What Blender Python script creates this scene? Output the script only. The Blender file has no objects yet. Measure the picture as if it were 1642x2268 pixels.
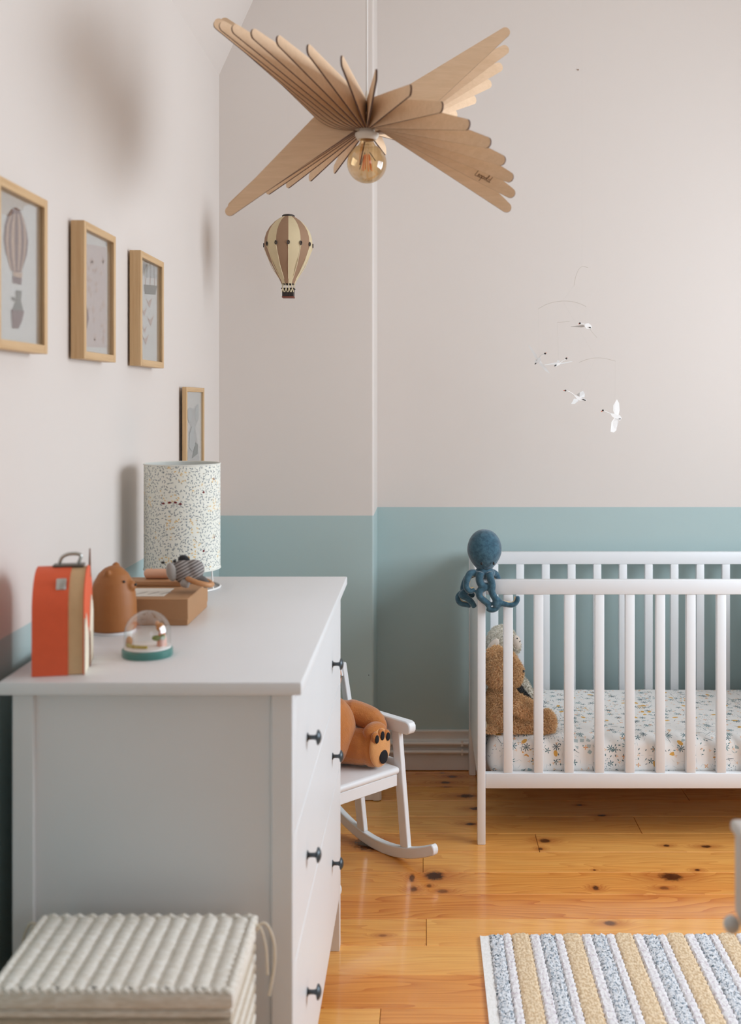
import bpy, bmesh, math, random
from mathutils import Vector, Matrix, Euler, Quaternion
from math import sin, cos, pi, radians, sqrt, atan2
random.seed(7)
R = radians
scene = bpy.context.scene
COL = scene.collection

# ------------------------------------------------------------------ camera
F, CX, CY, H = 2422.0, 938.0, 886.0, 1.424     # focal length and principal point in photo pixels, eye height in m
cam_d = bpy.data.cameras.new('camera')
cam = bpy.data.objects.new('camera', cam_d)
COL.objects.link(cam)
cam.location = (0, 0, H)
cam.rotation_euler = (R(90), 0, 0)
cam_d.sensor_fit = 'VERTICAL'
cam_d.sensor_height = 36.0
cam_d.lens = F / 2268 * 36.0
cam_d.shift_x = -(CX - 821) / 2268
cam_d.shift_y = -(1134 - CY) / 2268
cam_d.clip_start = 0.05
cam_d.dof.use_dof = True
cam_d.dof.focus_distance = 3.45
cam_d.dof.aperture_fstop = 3.6
scene.camera = cam

# ------------------------------------------------------------------ daylight
world = bpy.data.worlds.new('world')
scene.world = world
world.use_nodes = True
bg = world.node_tree.nodes['Background']
bg.inputs['Color'].default_value = (0.78, 0.88, 1.0, 1)
bg.inputs['Strength'].default_value = 1.2
def area(name, loc, rot, sx, sy, power, col):
    l = bpy.data.lights.new(name, 'AREA')
    l.shape = 'RECTANGLE'; l.size = sx; l.size_y = sy
    l.energy = power; l.color = col
    o = bpy.data.objects.new(name, l); COL.objects.link(o)
    o.location = loc; o.rotation_euler = rot
    return o
WIN = (1.50, 3.35, 1.00, 2.35)      # side window: y0, y1, z0, z1
area('window_daylight', (2.352, (WIN[0]+WIN[1])/2, (WIN[2]+WIN[3])/2), (0, R(90), 0), WIN[3]-WIN[2], WIN[1]-WIN[0], 71, (0.82, 0.91, 1.0))
FILL_WIN = (1.10, 2.20, 1.05, 2.30)     # invented window behind the camera, added for fill light: x0, x1, z0, z1
area('rear_fill_light', ((FILL_WIN[0]+FILL_WIN[1])/2, -1.292, (FILL_WIN[2]+FILL_WIN[3])/2), (R(90), 0, 0), FILL_WIN[1]-FILL_WIN[0], FILL_WIN[3]-FILL_WIN[2], 8, (0.80, 0.90, 1.0))
vs = scene.view_settings
vs.view_transform = 'Standard'; vs.look = 'None'; vs.gamma = 1.0; vs.use_curve_mapping = False
vs.exposure = 0.0
scene.cycles.use_denoising = True
scene.cycles.diffuse_bounces = 5
scene.cycles.glossy_bounces = 3
scene.cycles.max_bounces = 8
scene.cycles.caustics_reflective = False
scene.cycles.caustics_refractive = False
scene.cycles.adaptive_threshold = 0.06
scene.cycles.use_light_tree = False

# ------------------------------------------------------------------ helpers
def P(px, py, d):
    return Vector(((px - CX) * d / F, d, H - (py - CY) * d / F))
def W(px, py, X):                       # photo point on a plane of constant X
    return P(px, py, X * F / (px - CX))

def lin(r, g, b):
    f = lambda c: (c/255/12.92) if c/255 <= 0.04045 else ((c/255 + 0.055)/1.055)**2.4
    return (f(r), f(g), f(b), 1.0)

class NT:
    def __init__(s, name):
        s.m = bpy.data.materials.new(name); s.m.use_nodes = True
        s.t = s.m.node_tree; s.b = s.t.nodes['Principled BSDF']; s.out = s.t.nodes['Material Output']
    def n(s, typ, **kw):
        nd = s.t.nodes.new(typ)
        for k, v in kw.items(): setattr(nd, k, v)
        return nd
    def put(s, sock, v):
        if hasattr(v, 'is_output') or isinstance(v, bpy.types.NodeSocket): s.t.links.new(v, sock)
        elif v is not None: sock.default_value = v
    def math(s, op, a, b=None, c=None, clamp=False):
        nd = s.n('ShaderNodeMath', operation=op); nd.use_clamp = clamp
        s.put(nd.inputs[0], a)
        if b is not None: s.put(nd.inputs[1], b)
        if c is not None: s.put(nd.inputs[2], c)
        return nd.outputs[0]
    def vmath(s, op, a, b=None):
        nd = s.n('ShaderNodeVectorMath', operation=op)
        s.put(nd.inputs[0], a)
        if b is not None: s.put(nd.inputs[1], b)
        return nd.outputs['Value'] if op in ('LENGTH', 'DOT_PRODUCT', 'DISTANCE') else nd.outputs[0]
    def mix(s, fac, a, b):
        nd = s.n('ShaderNodeMix', data_type='RGBA')
        s.put(nd.inputs[0], fac); s.put(nd.inputs[6], a); s.put(nd.inputs[7], b)
        return nd.outputs[2]
    def noise(s, vec, scale, detail=3, rough=0.5, dist=0.0):
        nd = s.n('ShaderNodeTexNoise')
        if vec is not None: s.put(nd.inputs['Vector'], vec)
        nd.inputs['Scale'].default_value = scale; nd.inputs['Detail'].default_value = detail
        nd.inputs['Roughness'].default_value = rough; nd.inputs['Distortion'].default_value = dist
        return nd.outputs['Fac']
    def coord(s, which='Object'):
        return s.n('ShaderNodeTexCoord').outputs[which]
    def pos(s):
        return s.n('ShaderNodeNewGeometry').outputs['Position']
    def smooth(s, v, lo, hi):
        nd = s.n('ShaderNodeMapRange', interpolation_type='SMOOTHSTEP')
        s.put(nd.inputs[0], v); nd.inputs[1].default_value = lo; nd.inputs[2].default_value = hi
        return nd.outputs[0]
    def sep(s, v):
        nd = s.n('ShaderNodeSeparateXYZ'); s.put(nd.inputs[0], v); return nd.outputs
    def comb(s, x, y, z=0.0):
        nd = s.n('ShaderNodeCombineXYZ')
        s.put(nd.inputs[0], x); s.put(nd.inputs[1], y); s.put(nd.inputs[2], z); return nd.outputs[0]
    def bump(s, h, strength=0.2, dist=0.002):
        nd = s.n('ShaderNodeBump'); nd.inputs['Strength'].default_value = strength; nd.inputs['Distance'].default_value = dist
        s.put(nd.inputs['Height'], h); s.put(s.b.inputs['Normal'], nd.outputs[0])
    def cell(s, uv, scale, seed, rnd=0.75):
        """voronoi cell: local offset from its point, plus three random numbers of the cell"""
        v = s.vmath('ADD', s.vmath('MULTIPLY', uv, (scale, scale, 0)), (seed*3.7, seed*1.9, 0))
        nd = s.n('ShaderNodeTexVoronoi', voronoi_dimensions='2D', feature='F1')
        s.put(nd.inputs['Vector'], v); nd.inputs['Scale'].default_value = 1.0; nd.inputs['Randomness'].default_value = rnd
        loc = s.vmath('SUBTRACT', v, nd.outputs['Position'])
        c = s.sep(nd.outputs['Color'])
        return loc, c[0], c[1], c[2]
    def rot(s, vec, ang):
        nd = s.n('ShaderNodeVectorRotate', rotation_type='Z_AXIS')
        s.put(nd.inputs['Vector'], vec); s.put(nd.inputs['Angle'], ang); return nd.outputs[0]
    def ellipse(s, loc, ang, a, b):
        v = s.vmath('MULTIPLY', s.rot(loc, ang), (1/a, 1/b, 0))
        return s.math('LESS_THAN', s.vmath('LENGTH', v), 1.0)
    def star(s, loc, ang, n, rad, inner=0.2):
        x = s.sep(s.rot(loc, ang))
        th = s.math('ARCTAN2', x[1], x[0])
        k = s.math('POWER', s.math('ABSOLUTE', s.math('COSINE', s.math('MULTIPLY', th, n/2))), 2.5)
        rr = s.math('MULTIPLY_ADD', k, rad*(1-inner), rad*inner)
        return s.math('LESS_THAN', s.vmath('LENGTH', loc), rr)
    def done(s, base=None, rough=None, **kw):
        if base is not None: s.put(s.b.inputs['Base Color'], base)
        if rough is not None: s.put(s.b.inputs['Roughness'], rough)
        for k, v in kw.items(): s.put(s.b.inputs[k], v)
        return s.m

def mat(name, rgb, rough=0.5, var=0.05, scale=25.0, bump=0.0, bscale=300.0, bdist=0.001, sheen=0.0, metal=0.0, coat=0.0, stretch=None, spec=None):
    m = NT(name); c = lin(*rgb)
    co = m.coord('Object')
    vec = co if stretch is None else m.vmath('MULTIPLY', co, stretch)
    nz = m.noise(vec, scale, 2)
    col = m.mix(nz, tuple(x*(1-var) for x in c[:3]) + (1,), tuple(min(1, x*(1+var)) for x in c[:3]) + (1,))
    if bump > 0: m.bump(m.noise(vec, bscale, 3), bump, bdist)
    m.done(col, rough, Metallic=metal)
    if sheen: m.b.inputs['Sheen Weight'].default_value = sheen; m.b.inputs['Sheen Roughness'].default_value = 0.5
    if coat: m.b.inputs['Coat Weight'].default_value = coat; m.b.inputs['Coat Roughness'].default_value = 0.15
    if spec is not None: m.b.inputs['Specular IOR Level'].default_value = spec
    return m.m

OFF = {}
class MB:
    def __init__(s): s.v, s.f, s.m, s.uv = [], [], [], None
    def add(s, vs, fs, mi=0):
        o = len(s.v); s.v += [Vector(v) for v in vs]
        for f in fs: s.f.append([i + o for i in f]); s.m.append(mi)
        return s
    def bm(s, b, mi=0, M=None):
        b.verts.index_update()
        return s.add([(M @ v.co) if M else v.co.copy() for v in b.verts], [[v.index for v in f.verts] for f in b.faces], mi)
    def box(s, lo, hi, mi=0, bev=0.0, seg=2, M=None):
        """axis-aligned box between two corners (then M), edges bevelled"""
        b = bmesh.new(); bmesh.ops.create_cube(b, size=1.0)
        lo, hi = Vector(lo), Vector(hi); c = (lo + hi)/2; d = hi - lo
        for v in b.verts: v.co = Vector((v.co.x*d.x + c.x, v.co.y*d.y + c.y, v.co.z*d.z + c.z))
        if bev > 0: bmesh.ops.bevel(b, geom=list(b.edges), offset=min(bev, min(abs(x) for x in d)*0.49), segments=seg, profile=0.5, affect='EDGES')
        s.bm(b, mi, M); b.free(); return s
    def tube(s, pts, rad, seg=8, mi=0, closed=False, caps=True):
        pts = [Vector(p) for p in pts]; n = len(pts)
        rads = rad if isinstance(rad, (list, tuple)) else [rad]*n
        T = []
        for i in range(n):
            a = pts[(i-1) % n] if (closed or i > 0) else pts[0]
            c = pts[(i+1) % n] if (closed or i < n-1) else pts[-1]
            t = (c - a); T.append(t.normalized() if t.length > 1e-9 else Vector((0, 0, 1)))
        up = Vector((0, 0, 1)) if abs(T[0].z) < 0.9 else Vector((1, 0, 0))
        nrm = (up - T[0]*up.dot(T[0])).normalized()
        vs = []
        for i in range(n):
            if i: nrm = (nrm - T[i]*nrm.dot(T[i])).normalized()
            bi = T[i].cross(nrm)
            for k in range(seg):
                a = 2*pi*k/seg
                vs.append(pts[i] + (nrm*cos(a) + bi*sin(a))*rads[i])
        fs = []
        for i in range(n if closed else n-1):
            for k in range(seg):
                j = (i+1) % n; k2 = (k+1) % seg
                fs.append([i*seg+k, i*seg+k2, j*seg+k2, j*seg+k])
        if not closed and caps:
            fs.append(list(range(seg))[::-1]); fs.append([(n-1)*seg+k for k in range(seg)])
        return s.add(vs, fs, mi)
    def rod(s, a, b, r, seg=8, mi=0): return s.tube([a, b], r, seg, mi)
    def lathe(s, prof, c=(0, 0, 0), seg=32, mi=0, M=None, mif=None, a0=0.0):
        """profile of (r, z) pairs turned about z, r=0 ends are closed"""
        c = Vector(c); vs = []; fs = []; ms = []; idx = []
        for r, z in prof:
            if r < 1e-6:
                idx.append([len(vs)]); vs.append(Vector((0, 0, z)))
            else:
                idx.append(list(range(len(vs), len(vs)+seg)))
                for k in range(seg):
                    a = a0 + 2*pi*k/seg; vs.append(Vector((r*cos(a), r*sin(a), z)))
        for i in range(len(prof)-1):
            A, B = idx[i], idx[i+1]
            for k in range(seg):
                k2 = (k+1) % seg
                if len(A) == 1 and len(B) == 1: continue
                if len(A) == 1: fs.append([A[0], B[k], B[k2]][::-1])
                elif len(B) == 1: fs.append([A[k], A[k2], B[0]])
                else: fs.append([A[k], A[k2], B[k2], B[k]])
                ms.append(mif(i, k) if mif else mi)
        vs = [(M @ v if M else v) + c for v in vs]
        o = len(s.v); s.v += vs
        for f, mm in zip(fs, ms): s.f.append([i+o for i in f]); s.m.append(mm)
        return s
    def ell(s, c, r, rot=None, mi=0, u=24, v=14):
        b = bmesh.new(); bmesh.ops.create_uvsphere(b, u_segments=u, v_segments=v, radius=1.0)
        if not isinstance(r, (tuple, list)): r = (r, r, r)
        M = Matrix.Translation(Vector(c)) @ (rot.to_4x4() if rot else Matrix.Identity(4)) @ Matrix.Diagonal((*r, 1))
        s.bm(b, mi, M); b.free(); return s
    def prism(s, poly, fn, t0, t1, mi=0, mside=None):
        """2-D outline extruded: fn(u, v, t) gives the point"""
        n = len(poly); mside = mi if mside is None else mside
        vs = [fn(u, v, t0) for u, v in poly] + [fn(u, v, t1) for u, v in poly]
        s.add(vs, [list(range(n))[::-1], [n+i for i in range(n)]], mi)
        o = len(s.v) - 2*n
        for i in range(n):
            j = (i+1) % n
            s.f.append([o+i, o+j, o+n+j, o+n+i]); s.m.append(mside)
        return s
    def build(s, name, mats, parent=None, loc=None, smooth=38, recalc=True):
        if not isinstance(mats, (list, tuple)): mats = [mats]
        if parent is not None: off = OFF[parent]
        else: off = Vector(loc) if loc is not None else Vector((0, 0, 0))
        me = bpy.data.meshes.new(name)
        me.from_pydata([v - off for v in s.v], [], s.f)
        for m in mats: me.materials.append(m)
        me.polygons.foreach_set('material_index', s.m)
        if s.uv:
            lay = me.uv_layers.new(name='UVMap')
            for l in me.loops: lay.data[l.index].uv = s.uv[l.vertex_index]
        if recalc:
            b = bmesh.new(); b.from_mesh(me); bmesh.ops.recalc_face_normals(b, faces=b.faces); b.to_mesh(me); b.free()
        if smooth:
            me.shade_smooth(); me.set_sharp_from_angle(angle=R(smooth))
        return link(name, me, parent, off)

def link(name, me, parent, off):
    o = bpy.data.objects.new(name, me); COL.objects.link(o)
    if parent is not None: o.parent = parent
    else: o.location = off
    OFF[o] = off
    return o
def tag(o, label, cat, group=None):
    o['label'] = label; o['category'] = cat
    if group: o['group'] = group
    return o
def thing(name, loc, label, cat, group=None):
    o = bpy.data.objects.new(name, None); COL.objects.link(o)
    o.location = loc; o.empty_display_size = 0.05
    OFF[o] = Vector(loc)
    return tag(o, label, cat, group)
def struct(o): o['kind'] = 'structure'; return o
def spline(pts, n=6):
    """Catmull-Rom through the points"""
    pts = [Vector(p) for p in pts]; out = []
    for i in range(len(pts)-1):
        p0 = pts[max(i-1, 0)]; p1 = pts[i]; p2 = pts[i+1]; p3 = pts[min(i+2, len(pts)-1)]
        for k in range(n):
            t = k/n
            out.append(0.5*((2*p1) + (p2-p0)*t + (2*p0-5*p1+4*p2-p3)*t*t + (3*p1-p0-3*p2+p3)*t**3))
    out.append(pts[-1]); return out
def blob(mb, voxel=0.004, smooth=6):
    """fuse overlapping closed shapes into one continuous skin"""
    me = bpy.data.meshes.new('tmp'); me.from_pydata(mb.v, [], mb.f)
    b = bmesh.new(); b.from_mesh(me); bmesh.ops.recalc_face_normals(b, faces=b.faces); b.to_mesh(me); b.free()
    o = bpy.data.objects.new('tmp', me); COL.objects.link(o)
    r = o.modifiers.new('r', 'REMESH'); r.mode = 'VOXEL'; r.voxel_size = voxel
    if smooth:
        k = o.modifiers.new('s', 'SMOOTH'); k.factor = 0.5; k.iterations = smooth
    dg = bpy.context.evaluated_depsgraph_get()
    ev = o.evaluated_get(dg); m2 = ev.to_mesh()
    out = MB(); out.add([v.co.copy() for v in m2.vertices], [list(p.vertices) for p in m2.polygons])
    ev.to_mesh_clear(); bpy.data.objects.remove(o); bpy.data.meshes.remove(me)
    return out
def tufts(skin, n, length, width, seed=1, droop=0.3, curl=0.6):
    """short curved locks standing on a skin"""
    rnd = random.Random(seed); tris = []; cum = []; tot = 0
    for f in skin.f:
        for k in range(1, len(f)-1):
            a, b, c = skin.v[f[0]], skin.v[f[k]], skin.v[f[k+1]]
            nv = (b-a).cross(c-a); tot += nv.length; tris.append((a, b, c, nv)); cum.append(tot)
    import bisect
    mb = MB()
    for i in range(n):
        a, b, c, nv = tris[min(bisect.bisect(cum, rnd.random()*tot), len(tris)-1)]
        u, w = rnd.random(), rnd.random()
        if u + w > 1: u, w = 1-u, 1-w
        p = a + (b-a)*u + (c-a)*w
        nv = nv.normalized()
        d1 = Vector((rnd.uniform(-1, 1), rnd.uniform(-1, 1), rnd.uniform(-1, 1)))*curl + Vector((0, 0, -droop))
        s = nv.cross(Vector((rnd.uniform(-1, 1), rnd.uniform(-1, 1), rnd.uniform(-1, 1)))).normalized()*width*rnd.uniform(.7, 1.2)
        L = length*rnd.uniform(.6, 1.15)
        m = p + (nv + d1*0.35).normalized()*L*0.55
        t = m + (nv*0.6 + d1).normalized()*L*0.5
        q = p - nv*L*0.15
        mb.add([q-s, q+s, m+s*0.8, m-s*0.8, t], [[0, 1, 2, 3], [3, 2, 4]])
    return mb
# ------------------------------------------------------------------ materials
def wall_paint():
    m = NT('two_tone_wall_paint')
    p = m.pos(); z = m.sep(p)[2]
    edge = z
    low = m.math('LESS_THAN', edge, 1.011)
    nz = 0.5
    white = m.mix(nz, lin(212, 203, 196), lin(217, 208, 201))
    blue = m.mix(nz, lin(167, 186, 185), lin(172, 191, 190))
    return m.done(m.mix(low, white, blue), 0.62)
WALL = wall_paint()
WHITE = mat('white_lacquer', (226, 227, 228), 0.38, 0.015, 8)
WHITE2 = mat('white_furniture_paint', (229, 231, 233), 0.42, 0.015, 8)
TRIM = mat('baseboard_paint', (226, 217, 209), 0.45, 0.03, 6)
PIPE = mat('pipe_paint', (228, 221, 214), 0.35, 0.03, 12)
DARK = mat('dark_gap', (38, 32, 28), 0.8)
GUN = mat('gunmetal', (78, 84, 88), 0.38, 0.08, 60, metal=0.75)
BLACK = mat('black_plastic', (22, 21, 22), 0.45)
STEEL = mat('nickel', (190, 192, 188), 0.3, 0.04, 60, metal=0.9)

KNOTS = [  # photo pixel of each knot, and of a wide dark patch, in the boards, half size in pixels, strength
 (913,1944,6,9,.9),(963,1940,21,10,1),(917,1969,8,6,.75),(951,1962,6,4,.7),(981,1974,12,4,.6),(1487,1942,25,9,.95),(1472,1967,11,4,.6),
 (1320,1967,7,5,.9),(1546,1927,6,2.6,.95),(1317,1927,3,1.5,.8),(1208,1862,12,4.5,.9),(1198,1880,5,3,.8),(1477,1873,7,2.4,.95),(1565,1875,11,3,.95),
 (1352,2045,15,5.6,.8),(818,1868,34,15,1),(1002,1720,11,2.6,1),(987,1733,11,2.4,1),(1034,1763,19,4,1),(1053,1791,12,3.2,1),(1043,1825,11,3,1),
 (1284,1783,6,1.6,1),(1333,1806,10,2,1),(990,1743,12,1,.7),(848,2072,9,3,.4),(980,1712,6,1,.9)]
def floor_wood(name, knots):
    m = NT(name)
    p = m.pos(); oi = m.n('ShaderNodeObjectInfo'); rnd = oi.outputs['Random']
    xyz = m.sep(p)
    dark = None; halo = None
    wob = m.math('MULTIPLY', m.math('SUBTRACT', m.noise(p, 70, 2), 0.5), 0.9)
    for px, py, hx, hy, k in knots:
        d = H*F/(py - CY); x = (px - CX)*d/F
        rx = hx*d/F; ry = hy*d*d/(H*F)
        v = m.vmath('MULTIPLY', m.vmath('SUBTRACT', p, (x, d, 0)), (1/rx, 1/ry, 0))
        L = m.vmath('LENGTH', v)
        Lw = m.math('ADD', L, wob)
        one = m.math('MULTIPLY', m.math('SUBTRACT', 1.0, m.smooth(Lw, 0.5, 1.35)), k)
        dark = one if dark is None else m.math('MAXIMUM', dark, one)
        Lh = m.vmath('LENGTH', m.vmath('MULTIPLY', v, (0.42, 0.8, 0)))
        hl = m.math('SUBTRACT', 1.0, m.smooth(Lh, 0.0, 2.2))
        halo = hl if halo is None else m.math('MAXIMUM', halo, hl)
    if dark is None: dark = 0.0; halo = 0.0
    sx = m.math('ADD', m.math('MULTIPLY', xyz[0], 1.0), m.math('MULTIPLY', rnd, 37.0))
    base = m.comb(sx, m.math('ADD', xyz[1], m.math('MULTIPLY', rnd, 11.0)), 0)
    g0 = m.noise(m.vmath('MULTIPLY', base, (1.3, 9.0, 0)), 1.0, 2)
    y2 = m.math('ADD', m.math('MULTIPLY', xyz[1], 42.0), m.math('ADD', m.math('MULTIPLY', g0, 12.0), m.math('MULTIPLY', halo, 3.2)))
    ring = m.math('FRACT', m.math('ADD', y2, m.math('MULTIPLY', rnd, 9.0)))
    ring = m.math('POWER', ring, 2.2)
    fine = m.noise(m.vmath('MULTIPLY', base, (5, 260, 0)), 1.0, 3)
    broad = m.noise(m.vmath('MULTIPLY', base, (0.8, 14, 0)), 1.0, 3, 0.6)
    c1 = m.mix(broad, lin(255, 203, 120), lin(246, 168, 80))
    c2 = m.mix(m.math('MULTIPLY', ring, m.math('MULTIPLY_ADD', rnd, 0.38, 0.22)), c1, lin(198, 104, 38))
    c3 = m.mix(m.math('MULTIPLY', m.smooth(fine, 0.45, 0.75), 0.32), c2, lin(190, 104, 44))
    tint = m.mix(rnd, lin(255, 253, 251), lin(236, 208, 184))
    mul = m.n('ShaderNodeMix', data_type='RGBA', blend_type='MULTIPLY'); mul.inputs[0].default_value = 1.0
    m.put(mul.inputs[6], c3); m.put(mul.inputs[7], tint)
    c4 = m.mix(m.math('MULTIPLY', halo, 0.6), mul.outputs[2], lin(170, 74, 28))
    kn = m.mix(m.noise(p, 130, 3), lin(40, 20, 12), lin(92, 46, 24))
    c5 = m.mix(dark, c4, kn)
    m.done(c5, m.math('MULTIPLY_ADD', broad, 0.10, 0.15))
    m.b.inputs['Specular IOR Level'].default_value = 0.55
    m.b.inputs['Coat Weight'].default_value = 0.5; m.b.inputs['Coat Roughness'].default_value = 0.09
    return m.m
def yof(k): return H*F/(k[1] - CY)
PLAIN_PINE = floor_wood('varnished_pine', [])
def wood(name, rgb1, rgb2, axis, rough=0.45):
    m = NT(name); co = m.coord('Object')
    st = {'x': (3, 60, 60), 'y': (60, 3, 60), 'z': (60, 60, 3)}[axis]
    g = m.noise(m.vmath('MULTIPLY', co, st), 1.6, 4, 0.6, 0.4)
    f = m.noise(m.vmath('MULTIPLY', co, tuple(4*s for s in st)), 1.5, 2)
    c = m.mix(m.smooth(g, 0.3, 0.75), lin(*rgb1), lin(*rgb2))
    c = m.mix(m.math('MULTIPLY', f, 0.25), c, lin(*[x*0.8 for x in rgb2]))
    m.bump(f, 0.08, 0.0005)
    return m.done(c, rough)
OAK_Z = wood('oak_upright', (212, 178, 134), (196, 158, 112), 'z')
OAK_Y = wood('oak_level', (212, 178, 134), (196, 158, 112), 'y')
PLY = wood('birch_plywood', (228, 196, 162), (219, 186, 150), 'x', 0.6)
BURN = mat('laser_burnt_edge', (78, 42, 26), 0.7, 0.2, 60)
def pane_glass():
    m = NT('clear_pane')
    t = m.n('ShaderNodeBsdfTransparent'); g = m.n('ShaderNodeBsdfGlossy'); g.inputs['Roughness'].default_value = 0.02
    fr = m.n('ShaderNodeFresnel'); fr.inputs[0].default_value = 1.45
    mx = m.n('ShaderNodeMixShader'); m.t.links.new(m.math('MULTIPLY', fr.outputs[0], 0.55), mx.inputs[0])
    m.t.links.new(t.outputs[0], mx.inputs[1]); m.t.links.new(g.outputs[0], mx.inputs[2])
    m.t.links.new(mx.outputs[0], m.out.inputs['Surface']); return m.m
PANE = pane_glass()
def amber_glass(name, tint, gl):
    m = NT(name)
    t = m.n('ShaderNodeBsdfTransparent'); t.inputs[0].default_value = (*tint, 1)
    g = m.n('ShaderNodeBsdfGlossy'); g.inputs['Roughness'].default_value = 0.03
    lw = m.n('ShaderNodeLayerWeight'); lw.inputs[0].default_value = 0.35
    mx = m.n('ShaderNodeMixShader'); m.t.links.new(m.math('MULTIPLY_ADD', lw.outputs['Facing'], gl, 0.05), mx.inputs[0])
    m.t.links.new(t.outputs[0], mx.inputs[1]); m.t.links.new(g.outputs[0], mx.inputs[2])
    m.t.links.new(mx.outputs[0], m.out.inputs['Surface']); return m.m
BULB = amber_glass('amber_bulb_glass', (0.90, 0.74, 0.52), 0.45)
DOME = amber_glass('clear_dome_plastic', (0.96, 0.955, 0.94), 0.5)

# ------------------------------------------------------------------ the room
XL, XR, YB, YF, YC, XC = -0.73, 2.36, 4.221, -1.30, 3.907, -0.1775   # left, right, back, front walls; chimney breast front and side
ZE, ZT = 2.585, 3.30                                                   # eaves height and flat ceiling height
SLP = 2.2                                                              # steep mansard pitch above the eaves
sl = (ZT - ZE)/SLP
floor = struct(MB().box((XL-.1, YF-.1, -.09), (XR+.1, YB+.1, -.022)).build('floor', DARK))
OFF[floor] = Vector((0, 0, 0))
PW = 0.1475
joints = {0: [.719], -1: [.367], -2: [-.001, 1.5], 2: [.947], -5: [.008, 1.75], 1: [-.35, 1.6], 3: [.2, 1.4], -3: [-.55, 1.9], -4: [1.35], -6: [-.3, 1.1], -7: [.75], -8: [-.1, 1.6]}
plank_meshes = {}
row = 4
y1 = 3.593 + PW*5
rr = random.Random(3)
while y1 - PW > YF - .02:
    ya, yb = max(y1 - PW, YF), min(y1, YB)
    here = [k for k in KNOTS if ya - .03 < yof(k) < yb + .03]
    pine = floor_wood('knotty_pine', here) if here else PLAIN_PINE
    js = joints.get(row, sorted([rr.uniform(-.4, .9), rr.uniform(1.1, 2.0)]))
    xs = [XL] + js + [XR]
    for a, b in zip(xs[:-1], xs[1:]):
        g = .0007
        L, Wd = b - a - 2*g, yb - ya - 2*g
        mb = MB().box((-L/2, -Wd/2, -.022), (L/2, Wd/2, 0), 0, .0012, 1)
        o = mb.build('plank', pine, floor, smooth=30)
        o.location = ((a+b)/2, (ya+yb)/2, 0)
    y1 -= PW; row -= 1

def gable(x):
    return min(ZT, ZE + SLP*(x - XL), ZE + SLP*(XR - x))
def wall_xz(mb, xs, y0, y1, z0=0):
    """upright slab between y0 and y1 whose head follows the attic ceiling"""
    pts = [(x, gable(x)) for x in xs]
    poly = [(xs[0], z0)] + pts + [(xs[-1], z0)]
    mb.prism(poly, lambda u, v, t: Vector((u, t, v)), y0, y1)
cr = [XL, XL+sl, XR-sl, XR]
w = MB().box((XL-.1, YF-.1, -.05), (XL, YB+.1, ZE)); struct(w.build('wall_left', WALL))
w = MB(); wall_xz(w, cr, YB, YB+.1); struct(w.build('wall_back', WALL))
w = MB(); w.prism([(XL-.03, 0), (XL-.03, ZE+.02), (XL, ZE+.05), (XL+sl, ZT+.05), (XC, gable(XC)+.05), (XC, 0)], lambda u, v, t: Vector((u, t, v)), YC, YB+.03); cb = struct(w.build('wall_chimney_breast', WALL))
bv = cb.modifiers.new('bevel', 'BEVEL'); bv.width = .006; bv.segments = 3; bv.limit_method = 'ANGLE'
# right wall with its window opening
w = MB(); a, b, c, d = WIN
w.box((XR, YF-.1, -.05), (XR+.1, a, ZE)); w.box((XR, b, -.05), (XR+.1, YB+.1, ZE))
w.box((XR, a, -.05), (XR+.1, b, c)); w.box((XR, a, d), (XR+.1, b, ZE))
struct(w.build('wall_right', WALL))
# wall behind the photographer with an opening for the added fill window
w = MB(); a2, b2, c2, d2 = FILL_WIN
w.box((XL, YF-.1, -.05), (a2, YF, ZE)); w.box((b2, YF-.1, -.05), (XR, YF, ZE))
w.box((a2, YF-.1, -.05), (b2, YF, c2)); w.box((a2, YF-.1, d2), (b2, YF, ZE))
w.prism([(XL, ZE), (XL+sl, ZT), (XR-sl, ZT), (XR, ZE)], lambda u, v, t: Vector((u, t, v)), YF-.1, YF)
struct(w.build('wall_front', WALL))
w = MB()
pro = [(XL-.1, ZE-.1+.0), (XL, ZE), (XL+sl, ZT), (XR-sl, ZT), (XR, ZE), (XR+.1, ZE-.1), (XR+.1, ZE+.08), (XR-sl+.05, ZT+.12), (XL+sl-.05, ZT+.12), (XL-.1, ZE+.08)]
w.prism(pro, lambda u, v, t: Vector((u, t, v)), YF-.1, YB+.1)
struct(w.build('wall_mansard', WALL, smooth=0))
struct(MB().box((XL+sl+.01, YF, ZT-.02), (XR-sl-.01, YB, ZT-.0005)).build('ceiling', mat('ceiling_paint', (242, 239, 235), .8, .01, 3)))  # flat board out of view, added brighter than the mansard for bounce light
def window(name, M, wd, ht):
    """casement set in the wall: M maps (across, out, up)"""
    f = MB()
    for lo, hi in [((0, 0, 0), (.04, .03, ht)), ((wd-.04, 0, 0), (wd, .03, ht)), ((.04, 0, 0), (wd-.04, .03, .04)), ((.04, 0, ht-.04), (wd-.04, .03, ht)),
                   ((wd/2-.025, 0, .04), (wd/2+.025, .03, ht-.04))]:
        f.box(lo, hi, 0, .004, 1, M)
    fr = struct(f.build(name, WHITE))
    OFF[fr] = Vector((0, 0, 0))
    for i in (0, 1):
        x0 = .04 if i == 0 else wd/2+.025
        MB().box((x0, .014, .04), (x0 + wd/2 - .065, .017, ht-.04), 0, 0, 1, M).build('pane', PANE, fr, smooth=0)
        MB().box((x0, .004, ht*.62), (x0 + wd/2 - .065, .027, ht*.62+.018), 0, .003, 1, M).build('glazing_bar', WHITE, fr)
    MB().box((-.04, -.035, -.025), (wd+.04, .0, -.001), 0, .004, 1, M).build('window_sill', WHITE, fr)
window('window_1', Matrix(((0, 1, 0, XR+.005), (1, 0, 0, a), (0, 0, 1, c), (0, 0, 0, 1))), b-a, d-c)
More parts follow.
